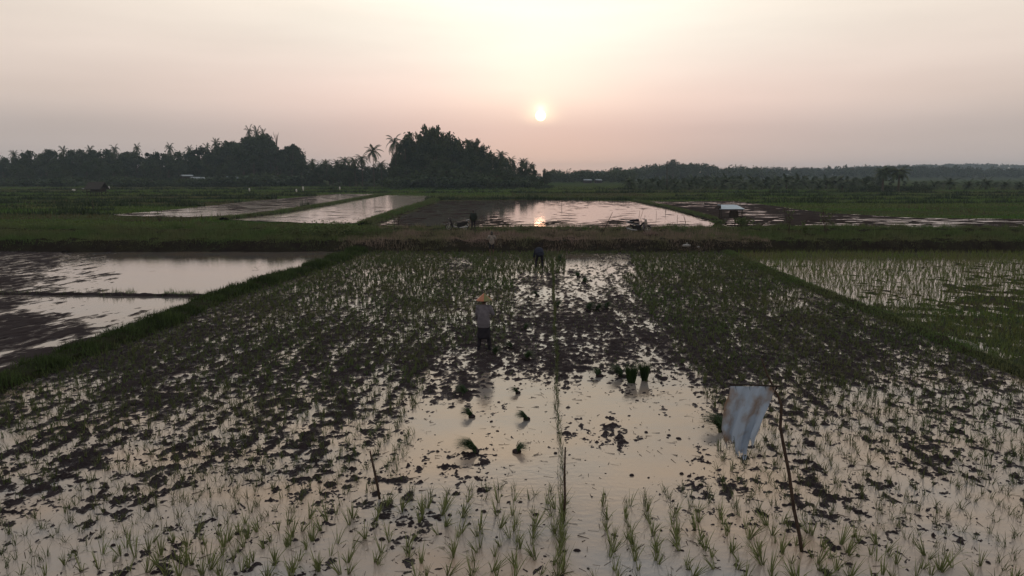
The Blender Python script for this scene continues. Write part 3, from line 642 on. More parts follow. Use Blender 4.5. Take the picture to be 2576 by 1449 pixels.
# lone trees
Y = 318; BT.put(xat(1020, Y), Y, -.2, topz(334, Y), 'tall rounded tree beside the leaning palm at the thicket edge', 'tree', None, .55, 1)
Y = 405; BT.put(xat(738, Y), Y, -.2, topz(347, Y), 'tall columnar tree at the right end of the left woodland', 'tree', None, .75, 3)
t = MB(); rs = np.random.RandomState(5)
root = empty('dead_tree', (xat(700, 415), 415, 0)); tag(root, 'bare leafless tree sticking out of the right slope of the left woodland', 'dead tree')
zt = topz(331, 415); t.tube([(0,0,0),(.2,0,zt*.5),(0,0,zt*.8)], [.4,.3,.2], 6); t.build('trunk', MT['bark'], root); b = MB()
for k in range(9): a = rs.rand()*6.28; b.tube([(0,0,zt*(.7+.1*rs.rand())),(math.cos(a)*.9,math.sin(a)*.9,zt*.88),(math.cos(a)*1.9,math.sin(a)*1.9,zt*(.93+.08*rs.rand()))], [.14,.09,.04], 5)
b.build('branches', MT['bark'], root)
# oil palms and trees on the right
def ops(lst, Y, label, group):
    for px, py in lst: OP.put(xat(px, Y), Y, -.2, topz(py, Y)*1.0, label, 'palm', group, random.uniform(.9, 1.1))
ops([(1583,438)], 262, 'oil palm standing alone at the left end of the right row', None)
ops([(1610,446),(1640,440),(1665,443),(1690,440),(1715,443),(1745,437),(1770,441),(1800,439),(1830,436),(1862,440),(1895,437),(1925,444),(1950,442),(1980,437),(2010,434),(2045,444),(2080,439),(2105,436),(2130,441),(2150,445)], 275, 'bushy oil palm in the hazy right hand plantation row', 'oil palms of the right plantation')
ops([(1625,452),(1655,450),(1700,449),(1735,452),(1780,448),(1820,450),(1870,448),(1910,452),(1960,450),(2000,448),(2060,452),(2120,449),(2180,447)], 255, 'bushy oil palm in the hazy right hand plantation row', 'oil palms of the right plantation')
ops([(2325,453),(2352,451),(2392,443),(2438,447),(2482,442),(2530,448),(2568,450),(2600,446)], 262, 'low oil palm right of the two tall palms', 'low oil palms at the far right')
row(BT, 1600, 2600, 26, 300, 1.0, ((1600,1700,1800,1900,2000,2100,2200,2300,2600), (446,443,440,442,440,440,442,452,455)), 'low hazy tree behind the oil palm row', 'tree', 'low trees behind the oil palms', (1.0, 1.5), minH=2)
Y = 236
TP.put(xat(2262, Y), Y, -.1, topz(409, Y), 'right and clearer of the two tall oil palms standing together', 'palm', None, 1.0, rz=.3)
TP.put(xat(2222, Y+2), Y+2, -.1, topz(410, Y+2), 'left and bushier of the two tall oil palms standing together', 'palm', None, .95, rz=2.1)
row(SH, 2150, 2330, 22, 240, .75, ((2000,2600),(455,455)), 'scrubby shrub around the feet of the two tall oil palms', 'shrub', 'shrubs by the two tall palms', (.8, 1.1), 4, minH=1)
Y = 620; BT.put(xat(1692, Y), Y, 0, topz(397, Y), 'big domed hazy tree rising above the right treeline', 'tree', None, .9, 2)
for px, py in ((1668,415),(1655,420),(1720,414),(1745,413),(1780,418),(1630,424)): BT.put(xat(px, 640), 640, 0, topz(py, 640), 'tall hazy tree beside the big domed tree', 'tree', 'tall hazy trees by the domed tree', .8)
# low wooded hills and the far woods, hazy
def hillforest(prof, Y, depth, base, dens, leaf, name_label, seed, hillh=.55):
    xs, ys = zip(*prof); x0 = xat(xs[0], Y); x1 = xat(xs[-1], Y); rs = np.random.RandomState(seed)
    gx = np.linspace(x0-25, x1+25, 60); gy = np.linspace(Y-depth, Y+depth*2.2, 14); X, Yg = np.meshgrid(gx, gy)
    px = 1288+FPX*X/Yg*.99; tz = np.array([topz(v, Y) for v in np.interp(px.ravel(), xs, ys)]).reshape(X.shape)
    a = (Yg-(Y-depth))/depth; Z = np.clip(tz, 3, None)*hillh*np.clip(np.sin(np.clip(a, 0, 2.9)*math.pi/2.9), 0, 1)**.8*np.clip((X-x0)/40+.3, 0, 1)*np.clip((x1-X)/40+.3, 0, 1)-.3
    n = 60; i = np.arange(X.size).reshape(X.shape)[:-1,:-1].ravel()
    if hillh > 0: tag(mesh_np('hills', np.stack([X.ravel(), Yg.ravel(), Z.ravel()], 1), np.stack([i, i+1, i+n+1, i+n], 1), MT['hill'], smooth=True), kind='structure')
    C = []; N = int((x1-x0)/dens)*11
    for k in range(N):
        x = x0+(x1-x0)*rs.rand(); yy = Y-depth*.9+depth*1.2*rs.rand(); p = 1288+FPX*x/yy*.99; zt = topz(np.interp(p, xs, ys), yy)
        al = (yy-(Y-depth))/depth; g = max(3, zt)*hillh*math.sin(min(al, 2.9)*math.pi/2.9)**.8
        H = (zt-g)*(.78+.27*rs.rand()) if al > .85 else base*(.7+.6*rs.rand())
        H = max(H, 3.5); r = H*.38; q = rs.randn(90, 3); q /= np.linalg.norm(q, axis=1)[:, None]
        lob = 1+.3*np.sin(q[:,0]*6+k)*np.sin(q[:,2]*5+k*2)
        C.append(np.array([x, yy, g+H*.56])+q*np.array([r, r, H*.44])*(lob*(rs.rand(90)**.3))[:, None])
    V, F = leaves(np.concatenate(C), leaf); tag(mesh_np('forest', V, F, MT['leaf'] if seed % 2 else MT['leaf2']), name_label, 'forest', kind='stuff')
hillforest([(1375,436),(1400,433),(1430,438),(1460,440),(1500,438),(1540,434),(1590,438)], 500, 30, 7, 2.6, 1.1, 'distant hazy woods closing the gap between thicket and right treeline', 1, 0)
hillforest([(1440,437),(1490,434),(1530,434),(1570,436)], 1700, 120, 9, 10, 3, 'faintest far woods deep in the central gap', 2, .5)
hillforest([(1520,436),(1560,428),(1600,422),(1650,415),(1700,410),(1760,412),(1800,420),(1850,427),(1900,433)], 700, 70, 8, 6, 1.6, 'hazy wooded rise behind the left part of the oil palm row', 3, .5)
hillforest([(1815,430),(1880,431),(1930,429),(1960,427),(2010,424),(2060,427),(2110,423),(2180,418),(2240,417),(2320,422),(2400,429),(2620,434)], 900, 90, 9, 8, 2.0, 'hazy wooded rise behind the two tall oil palms', 4, .5)
hillforest([(2000,430),(2100,423),(2200,418),(2300,414),(2400,411),(2480,412),(2560,416),(2640,418)], 1750, 160, 12, 14, 3.6, 'faint blue wooded ridge at the far right', 5, .7)
hillforest([(-120,400),(0,392),(60,386),(200,386),(400,382),(560,372),(760,400),(990,412)], 480, 25, 9, 6, 1.2, 'deep dark interior of the left woodland behind its front trees', 6, 0)
for K in (BT, CP, OP, TP, BB, SH): K.finish()
cps2 = None
# shrubs and saplings near the track
b1 = bush('bank_shrub', 61, 5200, 4.6, 1.5, MT['gbank'], .13, 60); b1.location = (*G(838, 602, .35), .3); tag(b1, 'large dark bushy shrub on the embankment left of the scooter', 'shrub')
b2 = bush('bank_shrub', 62, 3000, 3.2, .9, MT['gbank'], .12, 40); b2.location = (*G(745, 592, .5), .45); tag(b2, 'low shrub just left of the large dark shrub', 'shrub')
def sapling(px, py, z, H, lab, n, seed, spread=.5, leaf=.10, m='gbank', cat='shrub', name='sapling', stems=9):
    rs = np.random.RandomState(seed); x, y = G(px, py, z); root = empty(name, (x, y, z-.05)); tag(root, lab, cat); t = MB(); C = []
    for k in range(stems):
        a = rs.rand()*6.28; s = spread*H*(.3+.7*rs.rand()); h = H*(.55+.45*rs.rand()); pts = [(0,0,0),(math.cos(a)*s*.35,math.sin(a)*s*.35,h*.45),(math.cos(a)*s*.8+rs.randn()*.05,math.sin(a)*s*.8,h*.8),(math.cos(a)*s,math.sin(a)*s,h)]
        t.tube(pts, [.022,.016,.011,.005], 5)
        for j in range(3):
            q = np.array(pts[1+j % 2])*(1+.1*rs.rand()); t.tube([tuple(q), tuple(q+np.array([rs.randn()*.3*s, rs.randn()*.3*s, h*.22]))], [.010,.004], 4)
        for j in range(n): u = .3+.75*rs.rand(); C.append([np.interp(min(u,1)*3, range(4), [p[i] for p in pts]) for i in range(3)]+rs.randn(3)*H*.06)
    t.build('stems', MT['stick'], root)
    if n: V, F = leaves(np.array(C), leaf); mesh_np('foliage', V, F, MT[m], root)
sapling(1002, 563, .2, 1.35, 'bare spreading twiggy bush at the near left corner of the big pond', 6, 71, .85)
sapling(402, 556, .2, 1.1, 'dark bare twiggy bush beside the far left mud strip', 8, 72, .6)
sapling(1985, 590, .5, 2.7, 'thin leafy sapling on the embankment, left of a pair', 16, 73, .22, .12, stems=5)
sapling(2076, 592, .5, 2.6, 'thin leafy sapling on the embankment, right of a pair', 30, 74, .28, .12, stems=6)
sapling(2025, 596, .5, 1.2, 'low weedy bush between the two thin saplings', 40, 75, .5, .12, stems=7)
# ------------------------------------------------------------------ rice
def in_water_gap(px, py):
    A = [(1075,960),(1300,940),(1500,955),(1720,925),(1760,960),(1810,1060),(1800,1200),(1700,1235),(1400,1235),(1180,1225),(1060,1235),(985,1200),(1040,1080),(1050,1010)]
    B = [(1295,690),(1560,690),(1680,850),(1720,930),(1500,960),(1290,960),(1060,1010),(1090,900),(1180,870),(1270,880),(1290,800)]
    C_ = [(1130,650),(1180,650),(1190,680),(1130,690)]; D_ = [(1425,640),(1580,640),(1600,690),(1420,690)]; E_ = [(1424,1190),(1482,1190),(1492,1460),(1424,1460)]
    return inpoly(px, py, A) | inpoly(px, py, B) | inpoly(px, py, C_) | inpoly(px, py, D_) | inpoly(px, py, E_)
us = np.arange(-17, 15, .30); vs = np.arange(7.4, 49, .20); U, Vv = np.meshgrid(us, vs); U = U.ravel(); Vv = Vv.ravel()
U = U+RS.randn(len(U))*(.035+.06*np.clip((Vv-12)/8, 0, 1))+.12*np.sin(Vv*.35+U*1.3); Vv = Vv+RS.randn(len(Vv))*.07
X = U*math.cos(VA)+Vv*math.sin(VA); Y = -U*math.sin(VA)+Vv*math.cos(VA)
PX, PY = proj(X, Y, 0)
k = in_main(X, Y) & ~in_water_gap(PX, PY) & (Y < 48.7) & (Y > 7.9) & (RS.rand(len(X)) < .84+.16*np.clip(fbm(X/2.2, Y/2.8, 2), -1, 1))
X, Y = X[k], Y[k]
# the marker row of seedlings running straight down the paddy, and a short one on the left
g0 = np.array(G(1390, 652)); g1 = np.array(G(1419, 1449)); n = int(np.hypot(*(g1-g0))/.10); tt = np.linspace(0, 1, n)
mx = g0[0]+(g1[0]-g0[0])*tt+RS.randn(n)*.018+.03*np.sin(tt*30); my = g0[1]+(g1[1]-g0[1])*tt
h0 = np.array(G(1036, 1092)); h1 = np.array(G(985, 1205)); n = 22; tt = np.linspace(0, 1, n); mx = np.r_[mx, h0[0]+(h1[0]-h0[0])*tt+RS.randn(n)*.03]; my = np.r_[my, h0[1]+(h1[1]-h0[1])*tt]
isrow = np.r_[np.zeros(len(X), bool), np.ones(len(mx), bool)]; X = np.r_[X, mx]; Y = np.r_[Y, my]
Z = np.maximum(0, main_h(X, Y)); PX, PY = proj(X, Y, Z)
d = np.hypot(X, Y); vis = (PX > -10) & (PX < 2586) & (PY < 1462)
order = np.argsort(np.where(vis, d, 1e9)); near = order[:300]; nearset = np.zeros(len(X), bool); nearset[near] = True
def seedling_mesh(n, seed, L=.27, spread=.55, tilt=(0, 0)):
    rs = np.random.RandomState(seed); V = []; F = []
    az = rs.rand(n)*6.283; ln = np.abs(rs.randn(n))*spread*.55+.05; h = L*(.6+.5*rs.rand(n))
    for a, l, hh in zip(az, ln, h):
        b = np.array([math.cos(a)*.008, math.sin(a)*.008, -.03]); w = .0052+.0022*rs.rand(); pr = rs.rand()*math.pi; i = len(V); wd = np.array([math.cos(pr), math.sin(pr), 0])
        kink = rs.rand() < .30
        p = b.copy(); th = l
        for s in range(4):
            q = w*(1, .95, .75, .12)[s]; V += [tuple(p-wd*q), tuple(p+wd*q)]
            p = p+np.array([math.cos(a)*math.sin(th)+tilt[0], math.sin(a)*math.sin(th)+tilt[1], math.cos(th)])*hh/3; th += l*.35+(1.1 if kink and s == 1 else 0)
        for s in range(3): F.append((i+2*s, i+2*s+1, i+2*s+3, i+2*s+2))
    return V, F
protos = []
for q in range(9):
    tl = [(0,0),(.3,0),(-.3,0),(.15,-.2),(-.4,.1),(0,.2),(-.2,0),(0,-.25),(.45,0)][q]; V, F = seedling_mesh(8+q % 5*2, 100+q, .25+.012*q, .55, tl)
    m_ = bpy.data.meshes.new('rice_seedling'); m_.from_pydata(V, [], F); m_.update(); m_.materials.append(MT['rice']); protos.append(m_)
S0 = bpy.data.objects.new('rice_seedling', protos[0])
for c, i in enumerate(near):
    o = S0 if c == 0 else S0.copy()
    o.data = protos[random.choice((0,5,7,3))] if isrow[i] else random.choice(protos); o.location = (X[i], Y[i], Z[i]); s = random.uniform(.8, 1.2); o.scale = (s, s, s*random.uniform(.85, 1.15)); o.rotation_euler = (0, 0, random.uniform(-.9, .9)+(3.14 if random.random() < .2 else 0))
    COL.objects.link(o)
    if isrow[i]: tag(o, 'young rice seedling in the dense single marker row running down the paddy', 'rice plant', 'seedlings of the marker row')
    elif X[i] < mx[0]-.02+ (Y[i]-g0[1])*0: tag(o, 'young green rice seedling planted in wet mud left of the marker row', 'rice plant', 'rice seedlings left of the marker row')
    else: tag(o, 'young green rice seedling planted in wet mud right of the marker row', 'rice plant', 'rice seedlings right of the marker row')
def hills_of(x, y, z, nb, h, w, m, name, label, lean=.3, seg=1):
    N = len(x); nb = np.asarray(nb); R_ = np.repeat(np.arange(N), nb); n = len(R_)
    ha = RS.rand(N)*6.283; hl = np.abs(RS.randn(N))*.12
    B = np.stack([x[R_]+RS.randn(n)*.02, y[R_]+RS.randn(n)*.02, z[R_]-.01], 1)
    V, F = blades(B, h[R_]*(.65+.45*RS.rand(n)), w[R_], np.abs(RS.randn(n))*lean+hl[R_], RS.rand(n)*6.283, seg)
    tag(mesh_np(name, V, F, m), label, 'rice plants', kind='stuff')
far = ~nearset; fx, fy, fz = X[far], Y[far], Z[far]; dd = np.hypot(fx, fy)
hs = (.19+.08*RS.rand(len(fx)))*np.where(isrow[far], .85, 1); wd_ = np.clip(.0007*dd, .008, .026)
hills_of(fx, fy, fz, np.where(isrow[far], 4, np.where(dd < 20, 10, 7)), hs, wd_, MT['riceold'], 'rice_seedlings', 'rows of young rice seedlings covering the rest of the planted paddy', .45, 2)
# denser right paddy
us = np.arange(10, 40, .27); vs = np.arange(18, 48.9, .27); U, Vv = np.meshgrid(us, vs); x = U.ravel()+RS.randn(U.size)*.05; y = Vv.ravel()+RS.randn(U.size)*.05
k = (x > rbX(y)+.5) & (x < y*.74+2) & (RS.rand(len(x)) < .9); x, y = x[k], y[k]
hills_of(x, y, np.maximum(0, right_h(x, y)), np.full(len(x), 6), .25+.12*RS.rand(len(x)), np.full(len(x), .019), MT['ricefresh'], 'rice_seedlings', 'taller and fresher rice standing in the flooded paddy on the right', .22, 1)
wx = RS.rand(60000)*30+12; wy = 17+RS.rand(60000)*24; px, py = proj(wx, wy, 0)
k = (wx > rbX(wy)) & ((inpoly(px, py, [(2140,775),(2200,770),(2330,772),(2440,785),(2600,800),(2600,960),(2400,870),(2250,805)])) | (RS.rand(60000) < .03)); wx, wy = wx[k], wy[k]
grass('weeds', wx, wy, np.zeros(len(wx)), .10+.18*RS.rand(len(wx)), .03+RS.rand(len(wx))*.02, MT['gbank'], .6, 1, 'low green weeds covering the near corner of the right paddy')
# low weeds on the mud of the planted paddy
N = 200000; wx = RS.rand(N)*34-17; wy = 13+RS.rand(N)**.8*35; px, py = proj(wx, wy, 0)
WD = [(900,900,.5),(500,900,.5),(300,1100,.3),(1000,750,.5),(700,1000,.5),(800,1100,.35),(1200,720,.6),(1250,780,.5),(1700,800,.6),(1900,800,.8),(2100,850,.8),(2300,930,.6),(1850,700,.7),(1450,850,.08),(1400,750,.05),(1400,1000,0),(1200,900,.15),(1600,850,.15),(1500,660,.1),(2200,1000,.3),(1000,1000,.4),(1000,660,.5),(1700,660,.5),(2200,1100,.15),(1300,1100,0),(500,1250,.2),(1000,1200,.1)]
c = idw(px, py, WD); h = main_h(wx, wy); k = in_main(wx, wy) & (h > .004) & (RS.rand(N) < c) ; wx, wy, h = wx[k], wy[k], h[k]
grass('weeds', wx, wy, h, .03+.07*RS.rand(len(wx)), .016+wy*.0007, MT['gbank'], .8, 1, 'thin green weeds growing on the clods of the planted paddy')
# ------------------------------------------------------------------ bundles of seedlings laid out for planting
def bundle(px, py, L, w, az, label, upright=False, n=170, group=None, seed=0):
    rs = np.random.RandomState(seed+int(px)); x, y = G(px, py); root = empty('seedling_bundle', (x, y, max(0, float(main_h(np.array([x]), np.array([y]))[0]))))
    tag(root, label, 'seedling bundle', group)
    a = rs.rand(n)*6.283; r = rs.rand(n)**.5*w*.5; u = rs.randn(n)
    if upright:
        B = np.stack([np.cos(a)*r*.7, np.sin(a)*r*.7, np.zeros(n)], 1); RS_l = .05+.20*rs.rand(n)
        V, F = blades(B, L*(.7+.4*rs.rand(n)), np.full(n, .014), RS_l, a, 2)
    else:
        c, s = math.cos(az), math.sin(az); off = rs.randn(n)*w*.28; lift = .01+rs.rand(n)*w*.55
        B = np.stack([-s*off*.5, c*off*.5, lift*.6], 1); V, F = blades(B, L*(.6+.5*rs.rand(n)), np.full(n, .014), np.clip(1.02-.30*rs.rand(n), .6, 1.05), az+rs.randn(n)*.38, 2)
    mesh_np('leaves', V, F, MT['bundle'], root)
    t = MB(); t.ball((0, 0, .02), (w*.30, w*.30, .05), 9, 6); t.build('root_ball', MT['mud'], root, True)
G_ = 'seedling bundles lying on the wet mud'
bundle(1187, 1050, .30, .26, 2.95, 'dark green bundle of seedlings on the water, nearest behind the fanned bundle', seed=1)
bundle(1325, 1056, .30, .26, 3.4, 'dark green seedling bundle beside a small clod, centre of the open water')
bundle(1198, 1140, .46, .22, 3.1, 'fanned bundle of seedlings lying flat with its cut end to the right', n=220)
bundle(1300, 1138, .26, .30, .1, 'flattened loose bundle of seedlings right of the fanned bundle', n=120)
bundle(1822, 1085, .55, .34, 2.65, 'long dark bundle of seedlings lying on the mud left of the flag', n=300)
bundle(1566, 948, .45, .42, 2.9, 'dark heap of seedlings lying left of the two upright bundles', n=240)
bundle(1588, 962, .48, .26, 0, 'left and larger of the two upright bundles standing in the water', True, 420)
bundle(1621, 957, .48, .20, 0, 'right and slimmer of the two upright bundles standing in the water', True, 320)
bundle(1508, 947, .30, .34, 2.5, 'small heap of seedlings at the edge of the mud, left of the dark heap', n=140)
for a in ((1478,783),(1500,783),(1522,779)): bundle(a[0], a[1], .36, .50, random.uniform(-.4, .4), 'dark heap of seedlings in the long clump right of the marker row', n=260, group='heaps of the long clump', seed=3)
bundle(1240, 893, .32, .36, .3, 'seedling bundle at the feet of the farmer with the conical hat', n=180)
bundle(1322, 908, .32, .36, .2, 'seedling bundle on the mud right of the farmer', n=160)
bundle(1288, 878, .30, .34, 3.2, 'small seedling bundle just behind the farmer to the right', n=140)
bundle(1173, 993, .34, .30, 2.9, 'seedling bundle on mud near the left edge of the open water', n=160)
bundle(1303, 990, .26, .22, 3.3, 'small tuft lying at the top edge of the open water', n=90)
bundle(1468, 712, .38, .45, .4, 'dark seedling heap below the bending farmer, nearer one', n=240)
bundle(1456, 697, .36, .4, 2.4, 'dark seedling heap below the bending farmer, farther one', n=240)
bundle(1405, 655, .45, .7, .2, 'seedling heap lying in pink water right of the bending farmer', n=260)
bundle(1318, 832, .30, .36, .1, 'seedling tuft on the dark mud between farmer and marker row', n=140)
bundle(1352, 745, .36, .36, 3.1, 'seedling tuft in the shiny puddle before the bending farmer', n=150)
bundle(1400, 772, .36, .4, .2, 'seedling tuft close to the marker row in the middle of the mud', n=150)
# ------------------------------------------------------------------ people
def body_limbs(mb, J, k=0.0, parts=('all',)):
    pass
def hand(mb, w, d, up, side, curl=.6):
    """palm, four unequal bent fingers and a thumb"""
    w = Vector(w); d = Vector(d).normalized(); up = Vector(up).normalized(); s = d.cross(up).normalized()*side
    mb.limb(w, w+d*.05, .026, .030); pc = w+d*.085; mb.limb(w+d*.04, pc, .030, .030)
    for i, ln in enumerate((.070, .080, .074, .058)):
        o = s*(.030-.020*i); b = pc+o; m = b+(d*math.cos(curl*.6)-up*math.sin(curl*.6))*ln*.5; e = m+(d*math.cos(curl*1.5)-up*math.sin(curl*1.5))*ln*.5
        mb.limb(b-d*.02, m, .0095, .009); mb.limb(m, e, .009, .0075)
    b = w+d*.035+s*.028; m = b+(d*.7+s*.8).normalized()*.035; mb.limb(b, m, .011, .010); mb.limb(m, m+(d*.95+s*.1-up*.3).normalized()*.03, .010, .008)
def torso(mb, J, f, k=0.0):
    P = [Vector(J[n]) for n in ('pelvis', 'waist', 'chest', 'neckb')]; R_ = [(.165, .115), (.14, .105), (.165, .115), (.10, .08)]
    X_ = Vector(J.get('side', (1, 0, 0)))
    for i in range(3):
        for j in range(6):
            t = j/6; p = P[i].lerp(P[i+1], t); a = R_[i][0]*(1-t)+R_[i+1][0]*t+k; b = R_[i][1]*(1-t)+R_[i+1][1]*t+k
            ax = (P[i+1]-P[i]).normalized(); yv = ax.cross(X_).normalized(); xv = yv.cross(ax).normalized(); rot = Matrix((xv, yv, ax)).transposed()
            mb.ball(p, (a*f, b*f, .07), 12, 7, rot)
def person(loc, rz, J, scale, clothes, label, hair='hair', hat=None, cap=None):
    root = empty('person', loc, rz); root.scale = (scale,)*3; tag(root, label, 'person')
    b = MB(); f = J.get('fat', 1.0); torso(b, J, f)
    nb = Vector(J['neckb']); hd = Vector(J['head']); up = (hd-nb).normalized(); fw = Vector(J.get('face', (0, 1, 0))).normalized()
    b.limb(nb, nb.lerp(hd, .6), .062, .055); b.ball(hd+up*.02, (.078, .096, .105)); b.ball(hd+fw*.035-up*.055, (.055, .06, .06))
    b.limb(hd+fw*.09, hd+fw*.112-up*.025, .010, .014); sdv = fw.cross(up).normalized()
    b.limb(hd+fw*.088-up*.058-sdv*.02, hd+fw*.088-up*.058+sdv*.02, .008, .008)
    for s in (-1, 1): b.ball(hd+sdv*.08*s-up*.01, (.014, .022, .032)); b.ball(hd+fw*.088+sdv*.032*s+up*.015, .011)
    for s, q in ((-1, 'l'), (1, 'r')):
        S = Vector(J[q+'sh']); E = Vector(J[q+'el']); Wr = Vector(J[q+'wr']); H = Vector(J[q+'hip']); K = Vector(J[q+'kn']); A = Vector(J[q+'an'])
        b.limb(S, E, .050, .038); b.limb(E, Wr, .038, .027); hd_ = (Wr-E).normalized(); hand(b, Wr, hd_, Vector((0, 0, 1)).cross(hd_).cross(hd_)*-1 if abs(hd_.z) < .9 else (0, -1, 0), s)
        b.limb(H, K, .088, .058); b.limb(K, A, .058, .038); ft = Vector(J.get('toe', (0, 1, 0))); b.limb(A-Vector((0,0,.03)), A+ft*.12-Vector((0,0,.045)), .038, .03)
    o = b.build('body', MT['skin'], root, True); r = o.modifiers.new('join', 'REMESH'); r.mode = 'VOXEL'; r.voxel_size = .011; r.use_smooth_shade = True
    sm = o.modifiers.new('soft', 'SMOOTH'); sm.factor = .5; sm.iterations = 2
    for nm, mt, fn in clothes:
        c = MB(); fn(c, J, f); o = c.build(nm, MT[mt], root, True); r = o.modifiers.new('join', 'REMESH'); r.mode = 'VOXEL'; r.voxel_size = .016; r.use_smooth_shade = True
        sm = o.modifiers.new('soft', 'SMOOTH'); sm.factor = .5; sm.iterations = 3
    h = MB(); h.ball(hd+up*.038-fw*.014, (.088, .104, .102), 12, 8)
    if J.get('bun'): h.ball(hd-fw*.10+up*.0, (.06, .05, .06))
    if J.get('longhair'): h.ball(hd-fw*.05-up*.08, (.085, .055, .12))
    h.build('hair', MT[hair], root, True)
    if cap: c = MB(); c.ball(hd+up*.05, (.096, .112, .085), 12, 8); c.prism([(-.07, 0), (.07, 0), (.07, .012), (-.07, .012)], .09, .17); c.v = [(v[0]+(hd.x if i >= len(c.v)-8 else 0), v[1]+(hd.y if i >= len(c.v)-8 else 0), v[2]+(hd.z+.05 if i >= len(c.v)-8 else 0)) for i, v in enumerate(c.v)]; c.build('cap', MT[cap], root, True)
    return root
def shirt(sleeve=1.0, hem=0.0, k=.022):
    def fn(c, J, f):
        torso(c, J, f, k); P = Vector(J['pelvis']); c.ball(P-Vector((0, 0, hem*.5)), (.185*f, .135*f, .10+hem*.5))
        for q in 'lr':
            S = Vector(J[q+'sh']); E = Vector(J[q+'el']); Wr = Vector(J[q+'wr']); C = Vector(J['chest']); c.limb(C.lerp(S, .4), S, .085, .068); c.limb(S, E, .070, .056)
            if sleeve > .5: c.limb(E, E.lerp(Wr, sleeve*.9), .056, .045)
    return fn
def trousers(to=1.0, k=.018):
    def fn(c, J, f):
        P = Vector(J['pelvis']); c.ball(P-Vector((0, 0, .03)), (.175*f, .125*f, .13))
        for q in 'lr':
            H = Vector(J[q+'hip']); K = Vector(J[q+'kn']); A = Vector(J[q+'an']); c.limb(H, K, .088+k*.5, .062)
            if to > .5: c.limb(K, K.lerp(A, to), .062, .047)
    return fn
def skirt(len_=.45, w=.20):
    def fn(c, J, f):
        P = Vector(J['pelvis'])
        for i in range(10):
            t = i/9; c.ball(P-Vector((0, 0, .02+t*len_)), (.165+(w-.165)*t, .115+(w*.78-.115)*t, .06))
    return fn
STAND = dict(pelvis=(0,0,.92), waist=(0,-.01,1.07), chest=(0,0,1.25), neckb=(0,-.01,1.42), head=(0,.015,1.56), lsh=(-.18,0,1.38), rsh=(.18,0,1.38), lel=(-.25,-.03,1.10), rel=(.25,-.03,1.10), lwr=(-.24,.06,.86), rwr=(.24,.06,.86), lhip=(-.09,0,.88), rhip=(.09,0,.88), lkn=(-.11,.02,.48), rkn=(.11,.02,.48), lan=(-.12,-.02,.08), ran=(.12,-.02,.08))
x, y = G(1217, 883)
FJ = dict(STAND, chest=(0,.02,1.24), neckb=(0,.03,1.41), head=(.01,.08,1.53), lsh=(-.155,.03,1.36), rsh=(.16,.02,1.37), lel=(-.20,.10,1.11), lwr=(-.06,.26,1.02), rel=(.27,.04,1.16), rwr=(.12,.26,1.20), lhip=(-.08,0,.88), rhip=(.08,0,.88), lkn=(-.12,.02,.48), rkn=(.13,.07,.49), lan=(-.15,-.04,.08), ran=(.17,.06,.08))
P1 = person((x, y, -.10), R(-4), FJ, 1.03, [('long_shirt', 'shirt', shirt(1.0, .14, .03)), ('trousers', 'darkcloth', trousers(.9)), ('skirt', 'darkcloth', skirt(.40, .20))], 'farmer in a conical hat, grey shirt and dark skirt standing in the mud')
hb = []
hc = Vector(FJ['head'])+Vector((0, -.01, .03))
ht = empty('conical_hat', (0, 0, 0)); ht.parent = P1; KIDS.setdefault(P1.name, []).append(ht)
bpy.data.objects.remove(ht); KIDS[P1.name].pop()
def hatpart(nm, a0, a1, m, parent):
    c = MB(); n = 10; V = []; F = []
    apex = hc+Vector((0, 0, .20)); ap2 = hc+Vector((0, 0, .19))
    for k in range(n+1):
        a = a0+(a1-a0)*k/n; V += [tuple(hc+Vector((math.cos(a)*.225, math.sin(a)*.225, .0))), tuple(hc+Vector((math.cos(a)*.115, math.sin(a)*.115, .098))), tuple(hc+Vector((math.cos(a)*.221, math.sin(a)*.221, -.012))), tuple(hc+Vector((math.cos(a)*.11, math.sin(a)*.11, .088)))]
    V += [tuple(apex), tuple(ap2)]; A = len(V)-2
    for k in range(n):
        i = 4*k; F += [(i, i+4, i+5, i+1), (i+1, i+5, A), (i+2, i+3, i+7, i+6), (i+3, A+1, i+7), (i, i+2, i+6, i+4)]
    c.v = V; c.f = F; return c.build(nm, MT[m], parent)
hat = hatpart('conical_hat', R(200), R(274), 'hat_or', P1)
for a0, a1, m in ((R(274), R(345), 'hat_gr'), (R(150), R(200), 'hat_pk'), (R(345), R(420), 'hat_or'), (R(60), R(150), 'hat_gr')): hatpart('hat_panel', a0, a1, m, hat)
x, y = G(1191, 581, .6)
person((x, y, .6), R(8), dict(STAND, lel=(-.26,-.05,1.12), lwr=(-.20,.10,.92), rel=(.27,-.05,1.12), rwr=(.22,.10,.90), fat=1.08), 1.02, [('jacket', 'jacket', shirt(1.0, .10, .045)), ('trousers', 'darkcloth', trousers(1.0))], 'person in dark jacket and trousers standing on the track beside the scooter')
x, y = G(1237, 640)
person((x, y, -.08), R(10), dict(STAND, lel=(-.30,-.02,1.14), lwr=(-.33,.10,.92), rel=(.30,-.02,1.14), rwr=(.34,.08,.92), longhair=1), .93, [('top', 'pale_top', shirt(.3, .08, .03)), ('shorts', 'darkcloth', trousers(.2))], 'person with dark hair and pale top wading at the foot of the embankment')
x, y = G(1357, 676)
BJ = dict(pelvis=(0,-.10,.86), waist=(0,.02,.99), chest=(0,.22,1.02), neckb=(0,.40,.93), head=(0,.50,.80), face=(0,.35,-.9), side=(1,0,0), lsh=(-.18,.34,.96), rsh=(.18,.34,.96), lel=(-.24,.40,.66), rel=(.22,.40,.66), lwr=(-.16,.42,.40), rwr=(.10,.44,.38), lhip=(-.10,-.10,.84), rhip=(.10,-.10,.84), lkn=(-.17,.00,.46), rkn=(.15,.02,.46), lan=(-.20,-.04,.06), ran=(.17,-.02,.06), fat=1.2)
